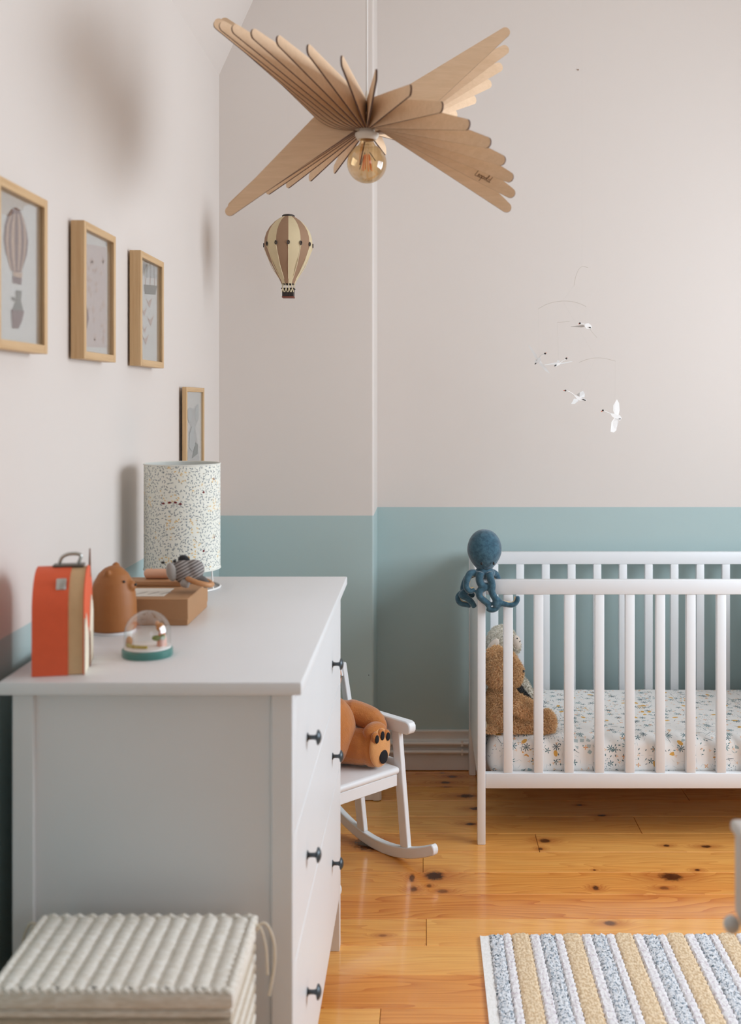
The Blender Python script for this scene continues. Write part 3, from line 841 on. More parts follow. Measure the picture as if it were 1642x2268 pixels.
bird([(1271, 874), (1280, 877), (1292, 882), (1301, 886), (1296, 888), (1284, 887), (1277, 882)], [([(1284, 880), (1277, 874), (1285, 869), (1292, 866), (1296, 872), (1295, 880)], .03), ([(1282, 884), (1272, 883), (1269, 889), (1265, 895), (1273, 895), (1281, 889)], -.03)],
     (1253, 865), [(1274, 876), (1264, 869), (1254, 865)], [(1291, 884), (1298, 887)], beakto=(1248, 865))
bird([(1352, 915), (1364, 917), (1374, 920), (1378, 926), (1374, 932), (1364, 928), (1356, 922)], [([(1364, 922), (1359, 910), (1359, 898), (1367, 884), (1372, 893), (1373, 908), (1370, 922)], .025), ([(1362, 925), (1355, 935), (1353, 956), (1360, 958), (1366, 953), (1372, 930)], -.025)],
     (1336, 909), [(1356, 917), (1345, 913), (1337, 909)], [(1373, 927), (1375, 928)], wm=PAPER, beakto=(1332, 912))

# ------------------------------------------------------------------ framed pictures on the left wall
MATB = mat('white_mount', (236, 236, 230), .8, .01); PAP = mat('picture_paper', (232, 230, 224), .8, .01)
def shape(mb, pts, X, lvl, mi): mb.prism([(p[0], p[1]) for p in pts], lambda u, v, t: W(u, v, X) + Vector((lvl*.0004 + t, 0, 0)), 0, .0003, mi)
def frame(y0, y1, z0, z1, Xw, dep, bw, label, art, artmats, recess=.014):
    f = thing('picture_frame', (Xw, (y0+y1)/2, z0), label, 'picture', 'oak picture frames on the left wall')
    X1 = Xw + dep
    for lo, hi, mm in (((Xw, y0, z0), (X1, y0+bw, z1), OAK_Z), ((Xw, y1-bw, z0), (X1, y1, z1), OAK_Z), ((Xw, y0+bw, z1-bw), (X1, y1-bw, z1), OAK_Y), ((Xw, y0+bw, z0), (X1, y1-bw, z0+bw), OAK_Y)):
        MB().box(lo, hi, 0, .0008, 1).build('frame_bar', mm, f)
    pg = MB().box((Xw+.003, y0+bw, z0+bw), (X1-recess-.001, y1-bw, z1-bw)).build('print', PAP, f, smooth=0)
    a = MB(); art(a, X1-recess-.0008)
    if a.v: a.build('artwork', artmats, pg, smooth=0)
    MB().box((X1-.006, y0+bw, z0+bw), (X1-.005, y1-bw, z1-bw)).build('glass', PANE, f, smooth=0)
ZA, ZB = 1.509, 1.794
ART = [mat('ink_mauve', (134, 112, 112), .8), mat('ink_peach', (208, 178, 156), .8), mat('ink_grey_green', (136, 138, 132), .8), mat('ink_blush', (222, 206, 200), .8), mat('ink_pale_rose', (214, 190, 178), .8),
       mat('ink_soft_grey', (176, 176, 172), .8), mat('ink_pale_grey', (202, 203, 200), .8)]
def art1(mb, X):
    out = [(36, 459), (44, 466), (52, 484), (58, 508), (62, 535), (59, 565), (51, 590), (47, 603), (29, 603), (22, 585), (12, 560), (8, 530), (10, 500), (17, 476), (26, 463)]
    shape(mb, out, X, 1, 0)
    for a, b in ((12, 17), (24, 31), (40, 46), (53, 57)):
        m1, m2 = (a+b)/2, b-a
        t = lambda x, k: 36 + (x-36)*k
        shape(mb, [(t(a, .55), 474), (t(b, .55), 474), (t(b, .9), 500), (t(b, 1), 535), (t(b, .86), 568), (t(b, .5), 600), (t(a, .5), 600), (t(a, .86), 568), (t(a, 1), 535), (t(a, .9), 500)], X, 2, 1)
    shape(mb, [(27, 612), (48, 616), (47, 631), (28, 627)], X, 1, 0)
    shape(mb, [(28, 602), (49, 604), (47, 616), (29, 612)], X, 3, 1)
    shape(mb, [(35, 643), (48, 644), (46, 665), (52, 690), (26, 688), (33, 668), (25, 664), (25, 657), (34, 660)], X, 1, 2)
    shape(mb, [(24, 686), (53, 689), (47, 714), (40, 728), (27, 727)], X, 2, 0)
def art2(mb, X):
    shape(mb, [(190, 540), (235, 548), (236, 770), (190, 768)], X, 1, 3)
    rg = random.Random(4)
    for k in range(26):
        x, y = rg.uniform(194, 232), rg.uniform(560, 760); w_, h_ = rg.uniform(1.5, 4), rg.uniform(4, 12)
        shape(mb, [(x-w_, y), (x, y-h_), (x+w_, y), (x, y+h_)], X, 2, 4)
    shape(mb, [(189, 675), (194, 690), (196, 705), (192, 725), (189, 735)], X, 3, 0)
def art3(mb, X):
    shape(mb, [(318, 585), (349, 592), (348, 618), (320, 613)], X, 1, 6)
    for x in (323, 331, 339): shape(mb, [(x, 585), (x+4, 586), (x+3, 616), (x+1, 616)], X, 2, 5)
    shape(mb, [(319, 630), (348, 633), (344, 653), (321, 651)], X, 1, 2)
    for x in (322, 332, 342): shape(mb, [(x, 616), (x+1.5, 616), (x+1, 632), (x-.5, 632)], X, 1, 4)
    for x, y, k in ((330, 670, 1.2), (319, 690, 1), (333, 710, 1.3), (322, 752, 1.2), (320, 730, .8)):
        shape(mb, [(x-6*k, y-8*k), (x-1*k, y), (x+6*k, y-9*k), (x+3*k, y+2*k), (x+1*k, y+10*k), (x-2*k, y+3*k)], X, 1, 4)
def art4(mb, X):
    shape(mb, [(415, 908), (421, 902), (426, 905), (431, 904), (436, 896), (440, 898), (440, 925), (436, 938), (432, 946), (438, 985), (441, 1015), (440, 1030), (415, 1030), (416, 1000), (420, 985), (418, 960), (422, 945), (416, 925)], X, 1, 6)
    shape(mb, [(415, 910), (420, 903), (424, 912), (423, 930), (419, 938), (415, 925)], X, 2, 5)
    shape(mb, [(434, 900), (439, 895), (440, 925), (434, 935), (431, 918)], X, 2, 5)
    shape(mb, [(424, 945), (431, 945), (428, 962), (432, 985), (425, 1000), (418, 990), (419, 962)], X, 3, 5)
    shape(mb, [(433, 980), (438, 985), (437, 1005), (425, 1015), (428, 1000)], X, 3, 2)
frame(1.789, 2.029, ZA, ZB, XL+.005, .028, .016, 'nearest oak box frame, with a mauve striped balloon drawing', art1, ART)
frame(2.247, 2.479, ZA, ZB, XL+.005, .028, .016, 'middle oak box frame holding a faint blush print', art2, ART)
frame(2.697, 2.938, ZA, ZB, XL+.005, .028, .016, 'oak box frame farthest along the row, with small birds below a grey basket', art3, ART)
frame(3.263, 3.531, 1.13, 1.463, XL+.010, .013, .014, 'oak frame with a grey watercolour animal, partly behind the table lamp', art4, ART, .006)
# ------------------------------------------------------------------ table lamp
def shade_print():
    m = NT('leafy_lampshade_print'); uv = m.vmath('MULTIPLY', m.coord('UV'), (1, 1, 0))
    col = m.mix(m.noise(uv, 20, 2), lin(226, 226, 214), lin(234, 232, 222))
    nz = m.noise(uv, 26, 1)
    def layer(scale, seed, prob, rgb, rgb2, a, b, dirn=True, patch=None, rnd=.9):
        nonlocal col
        loc, r1, r2, r3 = m.cell(uv, scale, seed, rnd)
        fl = m.noise(m.vmath('ADD', uv, (seed, 0, 0)), 18, 0)
        ang = m.math('ADD', m.math('MULTIPLY', fl, 21.0), m.math('MULTIPLY', m.math('GREATER_THAN', r1, .5), 1.3)) if dirn else m.math('MULTIPLY', r1, 6.28)
        k = m.math('MULTIPLY', m.ellipse(loc, ang, a, b), m.math('LESS_THAN', r2, prob))
        if patch: k = m.math('MULTIPLY', k, m.math('GREATER_THAN', m.noise(m.vmath('ADD', uv, (patch[2], 0, 0)), patch[0], 0), patch[1]))
        col = m.mix(m.math('MULTIPLY', k, .85), col, m.mix(r3, lin(*rgb), lin(*rgb2)))
    layer(118, 1, .95, (58, 74, 90), (100, 118, 128), .37, .12)
    layer(140, 2, .55, (84, 100, 112), (140, 150, 152), .33, .10)
    layer(118, 1, .95, (222, 176, 88), (234, 196, 116), .40, .14, True, (34, .62, 3.0))
    m.bump(m.noise(uv, 800, 2), .1, .0004)
    return m.done(col, .85)
SHADE = shade_print()
lc = P(404, 0, 2.70); lx, ly = lc.x, 2.70; lr = .0925
sz0, sz1 = 1.010, 1.267
tl = thing('table_lamp', (lx, ly, TZ), 'cylinder table lamp with a leafy printed shade on a white wire base', 'lamp')
mb = MB(); uvs = []; SG = 64
for i in range(SG+1):
    a = R(90) + 2*pi*i/SG
    for z in (sz0, sz1): mb.v.append(Vector((lx+lr*cos(a), ly+lr*sin(a), z))); uvs.append((a*lr, z))
for i in range(SG): mb.f.append([2*i, 2*i+2, 2*i+3, 2*i+1]); mb.m.append(0)
n0 = len(mb.v)
for i in range(SG+1):
    a = R(90) + 2*pi*i/SG
    for z in (sz0, sz1): mb.v.append(Vector((lx+(lr-.0015)*cos(a), ly+(lr-.0015)*sin(a), z))); uvs.append((a*lr, z))
for i in range(SG): mb.f.append([n0+2*i+1, n0+2*i+3, n0+2*i+2, n0+2*i]); mb.m.append(1)
mb.uv = uvs
SHIN = mat('shade_lining', (214, 217, 212), .8)
sh = mb.build('shade', [SHADE, SHIN], tl, smooth=60, recalc=False)
RIM = mat('shade_rim', (222, 222, 214), .7)
for z in (sz0, sz1):
    MB().tube([(lx+lr*cos(a), ly+lr*sin(a), z) for a in [2*pi*i/48 for i in range(48)]], .0018, 6, closed=True).build('rim', RIM, sh)
BIRD = mat('dark_red_print', (112, 32, 38), .8)
def onshade(px, py): # photo pixel to the shade's surface
    dx = (px - CX)/F; A = dx*dx + 1; B = -2*(dx*lx + ly); C_ = lx*lx + ly*ly - (lr+.0006)**2
    d = (-B - sqrt(max(0, B*B - 4*A*C_)))/(2*A); return P(px, py, d)
def pbird(x, y, sh_):
    n_ = len(sh_); MB().add([onshade(x+dx, y+dy) for dx, dy in sh_], [list(range(n_))]).build('printed_bird', BIRD, sh, smooth=0)
for x, y in ((361, 1115), (375, 1113), (388, 1113), (399, 1116)): pbird(x, y, ((-4.5, 2), (-2, -1), (1, -2.5), (4, -.5), (5, 1), (2, 2.5), (-1, 2)))
for x, y in ((451.5, 1090), (451.5, 1220)): pbird(x, y, ((0, -3.5), (1.5, -1), (2.5, 1.5), (0, 3), (-2.5, 1.5), (-1.5, -1)))
for x, y in ((474.5, 1061), (475, 1190)): pbird(x, y, ((-.7, -4), (.7, -2), (.8, 3), (-.9, 2)))
WW = mat('white_wire', (232, 230, 226), .4)
MB().tube([(lx+.092*cos(a), ly+.092*sin(a), TZ+.0028) for a in [2*pi*i/48 for i in range(48)]], .0026, 8, closed=True).build('base_ring', WW, tl)
for a in (R(-25), R(95), R(215)):
    MB().tube([(lx+.092*cos(a), ly+.092*sin(a), TZ+.003), (lx+.088*cos(a), ly+.088*sin(a), sz0+.004), (lx+.03*cos(a), ly+.03*sin(a), sz0+.055)], .0022, 8).build('wire_leg', WW, tl)
MB().lathe([(0, 0), (.02, 0), (.02, .05), (.014, .055), (0, .055)], (lx, ly, sz0+.03), 20).build('lamp_holder', WHITE, tl)
MB().lathe([(0, 0), (.012, .0), (.013, .02), (.028, .05), (.03, .07), (.02, .092), (0, .1)], (lx, ly, sz0+.085), 24).build('bulb', mat('opal_glass', (236, 234, 228), .3), tl)

# ------------------------------------------------------------------ things on the chest of drawers
ORA = mat('orange_card', (222, 92, 52), .6, .05, 60, .05, 400); KRA = mat('kraft_card', (202, 168, 126), .75, .06, 60, .06, 400)
KRAD = mat('kraft_box_card', (168, 126, 88), .75, .05, 60, .06, 400); CRM = mat('cream_card_print', (232, 220, 198), .75); BRNP = mat('brown_print', (120, 72, 44), .7)
# arched toy case
A0 = P(70, 1500, 1.83); A0.z = TZ; B0 = P(186, 1496, 1.846); B0.z = TZ
u_ = (B0-A0).normalized(); v_ = Vector((-u_.y, u_.x, 0)); th_ = (B0-A0).length
case = thing('toy_case', A0 + u_*th_/2 + v_*.07, 'arched orange and kraft cardboard toy case with metal clasp, on the near end', 'toy case')
wd, ht = .13, .176
arch = [(0, 0), (0, .108)] + [(wd/2 - wd/2*cos(R(a)), .108 + .067*sin(R(a))) for a in range(6, 180, 6)] + [(wd, .108), (wd, 0)]
def cf(s0):
    return lambda a, b, t: A0 + v_*(a + .0) + u_*(s0 + t) + Vector((0, 0, b + .0005))
MB().prism(arch, cf(0), 0, th_*.69, 0).build('back_shell', ORA, case, smooth=30)
ins = [(.002 + a*(wd-.004)/wd, b*.988 + .0006) for a, b in arch]
MB().prism(ins, cf(th_*.692), 0, th_*.29, 0).build('front_shell', KRA, case, smooth=30)
fs_ = MB().prism(arch, cf(th_*.985), 0, .0015, 0).build('front_panel', ORA, case, smooth=0)
jag = [(0.0, 0), (0, .095), (.012, .080), (.02, .1), (.03, .09), (.045, .062), (.052, .07), (.06, .03), (.066, .022), (.075, .06), (.083, .082), (.09, .105), (.1, .118), (.108, .112), (.114, .1), (.12, .105), (.13, .085), (.13, 0)]
jg = MB().prism(jag, cf(th_*.985+.0018), 0, .0016, 0).build('mountain_cutout', CRM, fs_, smooth=0)
MB().prism([(.055, .0), (.06, .035), (.068, .06), (.073, .035), (.076, 0)], cf(th_*.985+.0036), 0, .0012, 0).build('tree_cutout', BRNP, fs_, smooth=0)
ctop = A0 + v_*.065 + Vector((0, 0, .1755))
# metal clasp and carrying handle on the crown
q = A0 + v_*.022 + u_*th_*.55
MB().box((-.009, -.002, -.010), (.008, .002, .010), 0, .0018, 2, Matrix.Translation(q + Vector((0, 0, .152)) - v_*.0085) @ Matrix.Rotation(atan2(u_.y, u_.x), 4, 'Z') @ Matrix.Rotation(R(-22), 4, 'X')).build('clasp', STEEL, case)
MB().box((-.026, -.012, -.001), (.026, .012, .0035), 0, .001, 1, Matrix.Translation(ctop + u_*th_*.62 + Vector((0, 0, 0))) @ Matrix.Rotation(atan2(u_.y, u_.x), 4, 'Z')).build('handle_plate', mat('tarnished_metal', (112, 106, 98), .4, metal=.7), case)
hp0 = ctop + u_*th_*.42; hp1 = ctop + u_*th_*.85
MB().tube(spline([hp0 + Vector((0, 0, .003)), hp0 + Vector((.006, 0, .016)), (hp0+hp1)/2 + Vector((.002, 0, .021)), hp1 + Vector((.0, 0, .018)), hp1 + Vector((-.004, 0, .003))], 6), .0032, 8).build('handle', STEEL, case)
MB().tube([A0 + v_*.10 + u_*(th_*.985) + Vector((0, 0, .15)), A0 + v_*.103 + u_*(th_*.985+.0) + Vector((0, 0, .200))], [.0028, .0012], 8).build('spire', BRNP, case)

# brown bear figure with white base
bpos = P(251, 0, 2.19); bpos.z = TZ
CAR = mat('caramel_matte', (158, 98, 46), .55, .04, 40, .03, 200)
be = thing('bear_night_light', bpos, 'smooth caramel bear-shaped night light on a white base behind the toy case', 'night light')
mb = MB().lathe([(0, .004), (.040, .004), (.0455, .008), (.0465, .03), (.0455, .058), (.043, .08), (.038, .1), (.029, .117), (.017, .128), (.007, .132), (0, .1325)], bpos, 40)
mb.ell(bpos + Vector((.0365, -.006, .093)), (.0115, .014, .011))
mb.ell(bpos + Vector((-.004, -.026, .120)), (.0065, .005, .009)); mb.ell(bpos + Vector((.002, .012, .129)), (.008, .007, .009))
bb = blob(mb, .0022, 4); bo = bb.build('body', CAR, be, smooth=80)
MB().lathe([(0, 0), (.043, 0), (.0445, .002), (.0445, .0045), (.042, .006), (0, .006)], bpos, 40).build('base', WHITE, be)
MB().ell(bpos + Vector((.028, -.0235, .104)), .0027).build('eye', BLACK, bo)
MB().ell(bpos + Vector((.0475, -.010, .096)), (.0026, .004, .0028)).build('nose', BLACK, bo)

# snow globe
gp = P(327, 0, 1.987); gp.z = TZ
sg = thing('snow_globe', gp, 'clear snow globe on a teal base with tiny figures inside', 'snow globe')
TEAL = mat('teal_plastic', (66, 122, 114), .3, .03, 30, coat=.3)
MB().lathe([(0, 0), (.0445, 0), (.0455, .002), (.0455, .012), (.0435, .0145), (0, .0145)], gp, 48).build('base', TEAL, sg)
MB().lathe([(0, .0147), (.0420, .0147), (.0420, .017), (.039, .0185), (0, .0185)], gp, 48).build('inner_disc', mat('snow_white', (236, 232, 228), .6), sg)
dpf = [(.0415, .0175), (.0418, .030)] + [(.0418*cos(R(a)), .040 + .0418*sin(R(a))) for a in range(0, 90, 9)] + [(0, .0818)]
MB().lathe(dpf, gp, 48).build('dome', DOME, sg)
GRN = mat('leaf_green', (124, 140, 62), .6); PEA = mat('peach_figure', (220, 150, 118), .6); AMB = mat('amber_figure', (196, 128, 52), .6); OLV = mat('mustard_moss', (176, 158, 66), .6)
fg = MB(); q = gp + Vector((.027, -.004, 0))
fg.lathe([(0, .0186), (.009, .0186), (.0085, .032), (.005, .044), (0, .046)], q, 16, 0); fg.ell(q + Vector((-.003, 0, .052)), (.0075, .007, .008), None, 1)
fg.ell(q + Vector((-.008, -.002, .059)), (.004, .003, .005), None, 1)
fg.ell(q + Vector((-.008, -.008, .034)), (.008, .004, .005), None, 2); fg.ell(q + Vector((.004, -.009, .036)), (.005, .003, .005), None, 2)
fg.build('figure', [PEA, AMB, GRN], sg)
mb = MB(); mb.ell(gp + Vector((-.032, -.006, .027)), (.006, .005, .009)); mb.build('mushroom', AMB, sg)
mb = MB(); mb.tube(spline([gp + Vector((-.036, -.002, .0205)), gp + Vector((-.028, -.017, .0205)), gp + Vector((-.012, -.026, .0200)), gp + Vector((.006, -.028, .0195))], 6), [.004]*19, 8); mb.build('moss', OLV, sg)

# kraft box with paper label
kb = thing('kraft_box', (-.585, 2.35, TZ), 'flat kraft cardboard box with a white label, behind the snow globe', 'box')
x1b, y0b, y1b = -.485, 2.249, 2.452
MB().box((-.690, y0b, TZ+.0002), (x1b, y1b, TZ+.045), 0, .0008, 1).build('tray', KRAD, kb)
MB().box((-.6915, y0b-.0012, TZ+.012), (x1b+.0012, y1b+.0012, TZ+.0555), 0, .0012, 1).build('lid', KRAD, kb)
lb = MB().prism([(-.665, 2.275), (-.540, 2.275), (-.540, 2.37), (-.665, 2.37)], lambda a, b, t: Vector((a, b, TZ+.0556+t)), 0, .0004).build('label', mat('paper_label', (222, 216, 206), .8), kb, smooth=0)
LINE = mat('faint_print', (170, 164, 156), .8)
for k in range(3):
    MB().prism([(-.605+.025*k, 2.295), (-.600+.025*k, 2.295), (-.585+.025*k, 2.325), (-.590+.025*k, 2.325)], lambda a, b, t: Vector((a, b, TZ+.0561+t)), 0, .0002).build('printed_mark', LINE, lb, smooth=0)
ZK = TZ+.0556
slat = MB().box((-.690, 2.392, ZK+.0002), (-.530, 2.448, ZK+.012), 0, .002, 2).build('wooden_board', wood('warm_board', (186, 140, 98), (160, 112, 74), 'x'), loc=(-.61, 2.42, ZK))
tag(slat, 'thin wooden board lying across the back of the kraft box', 'board')
pk = P(352, 0, 2.43)
pg_ = MB().tube([(pk.x-.030, 2.425, ZK+.0121+.0105), (pk.x-.026, 2.425, ZK+.0121+.0112), (pk.x+.026, 2.425, ZK+.0121+.0112), (pk.x+.030, 2.425, ZK+.0121+.0105)], [.007, .0112, .0112, .007], 18).build('wooden_peg', mat('peach_wood', (218, 166, 136), .5, .06, 40, stretch=(1, 8, 8)), loc=(pk.x, 2.425, ZK+.012))
tag(pg_, 'pale peach wooden peg lying on the board beside the knitted toy', 'toy')

# knitted grey mouse rattle with wooden ring
def knit():
    m = NT('striped_grey_knit'); co = m.coord('Object'); x = m.sep(co)
    w_ = m.math('SINE', m.math('MULTIPLY', m.math('ADD', x[2], m.math('MULTIPLY', x[0], -.55)), 900))
    c = m.mix(m.smooth(w_, -.4, .5), lin(104, 98, 96), lin(168, 162, 158))
    m.bump(m.math('ADD', w_, m.noise(co, 500, 2)), .5, .001)
    return m.done(c, .95)
KNIT = knit(); GREYP = mat('grey_plush', (160, 154, 148), .95, .12, 200, .4, 500, .002, sheen=.4); PLUSHB = mat('black_plush', (28, 27, 32), .95, .2, 200, .4, 500, .002, sheen=.3)
rD = 2.33
mo = thing('mouse_rattle', P(415, 1290, rD), 'striped grey knitted mouse rattle with black ears and a wooden ring', 'soft toy')
S = rD/F
c = P(411, 1267, rD)
mb = MB().ell(c, (.031, .028, .0255), Matrix.Rotation(R(25), 3, 'Y')); mb.ell(c + Vector((-.022, -.004, .010)), (.016, .015, .013), Matrix.Rotation(R(-20), 3, 'Y')); mb.ell(P(430, 1262, rD), (.022, .024, .022))
hb = blob(mb, .002, 5); head = hb.build('head', KNIT, mo, smooth=80)
MB().ell(P(380, 1267, rD-.022), (.011, .008, .020), Matrix.Rotation(R(-12), 3, 'Y')).build('ear', GREYP, head)
MB().ell(P(408, 1242, rD+.004), (.014, .009, .012), Matrix.Rotation(R(40), 3, 'Y')).build('ear', PLUSHB, head)
MB().ell(P(387, 1243, rD-.019), (.0038, .0025, .0034)).build('eye', BLACK, head)
MB().ell(P(361, 1246, rD-.004), (.0042, .004, .003)).build('nose', BLACK, head)
ringc = P(442, 1297, rD-.012)
ringM = [ringc + Vector((.026*cos(a), .022*sin(a), .010 - .000*sin(a) - .008*cos(a))) for a in [2*pi*i/40 for i in range(40)]]
MB().tube(ringM, .0056, 10, closed=True).build('wooden_ring', wood('honey_ring', (206, 152, 104), (186, 130, 84), 'x'), mo)
arm = MB().tube(spline([P(415, 1283, rD-.014), P(408, 1292, rD-.024), P(418, 1295, rD-.028)], 5), [.008]*4+[.009]*3+[.008]*4, 10)
blob(arm, .0022, 3).build('arm', GREYP, mo, smooth=80)
arm = MB().tube(spline([P(436, 1277, rD+.0), P(449, 1287, rD+.002), P(460, 1296, rD-.004)], 5), [.010]*4+[.0105]*3+[.009]*4, 10)
blob(arm, .0022, 3).build('arm', mat('dark_grey_knit', (104, 98, 94), .95, .3, 300, .4, 500, .002), mo, smooth=80)

# ------------------------------------------------------------------ woven basket in front of the chest of drawers
def weave(name, rgb, dk):
    m = NT(name); co = m.coord('Object')
    n1 = m.noise(m.vmath('MULTIPLY', co, (60, 300, 300)), 1, 3); n2 = m.noise(co, 45, 3)
    c = m.mix(m.smooth(n1, .3, .7), lin(*dk), lin(*rgb)); c = m.mix(m.math('MULTIPLY', n2, .35), c, lin(*[x*.9 for x in rgb]))
    m.bump(n1, .5, .002); return m.done(c, .8)
WEAVE = weave('whitewashed_wicker', (240, 236, 228), (214, 205, 190)); WEAVEF = weave('linen_wicker', (206, 192, 172), (180, 164, 142)); ROPE = mat('pale_rope', (214, 202, 182), .9, .1, 200, .5, 300, .002)
bz, by1, by0 = .606, 1.750, 1.520
bxa, bxb = P(95, 0, by1).x, P(572, 0, by1).x
bs = thing('woven_basket', ((bxa+bxb)/2, (by0+by1)/2, 0), 'whitewashed woven lidded basket in front of the chest of drawers', 'basket')
lid = MB().box((bxa, by0, bz-.030), (bxb, by1, bz-.008), 0, .004, 2).build('lid', WEAVE, bs)
nr = 13; rw = (bxb-bxa-.024)/nr
for k in range(nr):
    xa = bxa+.012+rw*k; mb = MB(); ns = 26; rg = random.Random(k)
    for j in range(ns+1):
        y = by0+.010 + (by1-by0-.020)*j/ns
        hgt = .0050 + .0010*(1 if (j+k) % 2 else -1) + rg.uniform(-.0008, .0008)
        for i in range(7):
            t = i/6; mb.v.append(Vector((xa + rw*t, y, bz-.0085 + hgt*sin(pi*t)**.6)))
    for j in range(ns):
        for i in range(6): mb.f.append([j*7+i, j*7+i+1, (j+1)*7+i+1, (j+1)*7+i]); mb.m.append(0)
    mb.build('woven_strand', WEAVE, lid, smooth=60)
def braid(p0, p1, n, r):
    p0, p1 = Vector(p0), Vector(p1); d = (p1-p0).normalized(); sd = d.cross(Vector((0, 0, 1)))
    mb = MB(); L = (p1-p0).length
    for k in range(n):
        a = p0 + d*L*(k+.0)/n; b = p0 + d*L*(k+1.25)/n
        mb.tube([a - sd*r*.5 - Vector((0, 0, r*.3)), (a+b)/2 + Vector((0, 0, r*.35)), b + sd*r*.5 - Vector((0, 0, r*.3))], [r*.55, r*.75, r*.55], 7)
    return mb
for a, b, n in (((bxa+.006, by1-.006, bz-.008), (bxb-.006, by1-.006, bz-.008), 16), ((bxa+.006, by0+.006, bz-.008), (bxb-.006, by0+.006, bz-.008), 26), ((bxa+.006, by0+.006, bz-.008), (bxa+.006, by1-.006, bz-.008), 14), ((bxb-.006, by0+.006, bz-.008), (bxb-.006, by1-.006, bz-.008), 14)):
    braid(a, b, n, .0066).build('braided_edge', WEAVE, lid)
body = MB(); zb_ = bz-.0305
# wickerwork body: rows of rounded canes around a box
nrow = 36
body.box((bxa+.012, by0+.010, .004), (bxb-.010, by1-.012, zb_), 0, .006, 2)
bd = body.build('body', WEAVEF, bs)
for k in range(nrow):
    z = .012 + (zb_-.02)*k/(nrow-1)
    xa, xb, ya, yb = bxa+.010, bxb-.006, by0+.009, by1-.010
    loop = [(xa, ya, z), (xb, ya, z), (xb, yb, z), (xa, yb, z)]
    MB().tube([loop[0], loop[1], loop[2], loop[3]], .0068, 6, closed=True).build('cane_row', WEAVE if k % 2 else WEAVEF, bd)
for x, sg_ in ((bxb-.002, 1), (bxa+.002, -1)):
    yk = by1-.020
    p = Vector((x, yk, bz-.016))
    MB().tube(spline([p, p + Vector((sg_*.016, .004, .004)), p + Vector((sg_*.028, .006, -.022)), p + Vector((sg_*.030, .008, -.060)), p + Vector((sg_*.022, .004, -.110))], 6), .0022, 6).build('rope_tie', ROPE, bs)
    MB().tube(spline([p, p + Vector((sg_*.010, -.006, .002)), p + Vector((sg_*.018, -.004, -.03)), p + Vector((sg_*.020, .0, -.075))], 6), .0020, 6).build('rope_tie', ROPE, bs)
    MB().ell(p, (.007, .006, .007)).build('rope_knot', ROPE, bs)

# ------------------------------------------------------------------ small pale table at the right edge
GREYW = mat('pale_grey_paint', (206, 201, 195), .5, .02, 6)
tx = P(1616, 0, 1.45).x; tz1 = P(1616, 1812, 1.45).z
tb = thing('side_table', (tx+.28, 1.27, 0), 'pale grey side table with a round drawer knob, at the right edge', 'table')
MB().box((tx, 1.10, tz1-.016), (tx+.56, 1.45, tz1), 0, .006, 3).build('top', GREYW, tb)
poly = [(tx+.006, tz1-.0162), (tx+.55, tz1-.0162), (tx+.55, tz1-.175), (tx+.06, tz1-.175), (tx+.03, tz1-.160), (tx+.014, tz1-.140), (tx+.006, tz1-.118)]
MB().prism(poly, lambda a, b, t: Vector((a, t, b)), 1.106, 1.444).build('drawer_case', GREYW, tb, smooth=30)
kc = P(1611, 2012, 1.47)
MB().ell((tx-.004, 1.425, kc.z), (.0105, .0115, .0115)).build('knob', mat('pale_grey_knob', (204, 206, 206), .35), tb)
for x in (tx+.075, tx+.515):
    for y in (1.12, 1.40):
        MB().box((x, y, 0), (x+.03, y+.03, tz1-.174), 0, .003, 1).build('leg', GREYW, tb)
# ------------------------------------------------------------------ child's rocking chair
RO = Vector((-.070, 3.375, 0)); rf = Vector((.7071, -.7071, 0)); re = Vector((-.7071, -.7071, 0))
def C(s_, t, z): return RO + rf*s_ + re*t + Vector((0, 0, z))
CM = Matrix(((rf.x, re.x, 0, RO.x), (rf.y, re.y, 0, RO.y), (0, 0, 1, 0), (0, 0, 0, 1)))
rc = thing('rocking_chair', C(-.14, .17, 0), "white painted child's rocking chair beside the chest of drawers", 'chair')
SW = .36
seat = MB().box((-.285, .004, .272), (.004, SW-.004, .294), 0, .010, 3, CM).build('seat', WHITE2, rc)
MB().box((-.016, .012, .236), (-.002, SW-.012, .2718), 0, .002, 1, CM).build('apron', WHITE2, rc)
MB().box((-.272, .012, .236), (-.258, SW-.012, .2718), 0, .002, 1, CM).build('apron', WHITE2, rc)
def plate(poly, t0, t1, name, sm=30, bev=.003):
    mb = MB().prism(poly, lambda a, b, t: C(a, t, b), t0, t1)
    o = mb.build(name, WHITE2, rc, smooth=sm)
    bv = o.modifiers.new('bevel', 'BEVEL'); bv.width = bev; bv.segments = 2; bv.limit_method = 'ANGLE'; bv.angle_limit = R(50)
    return o
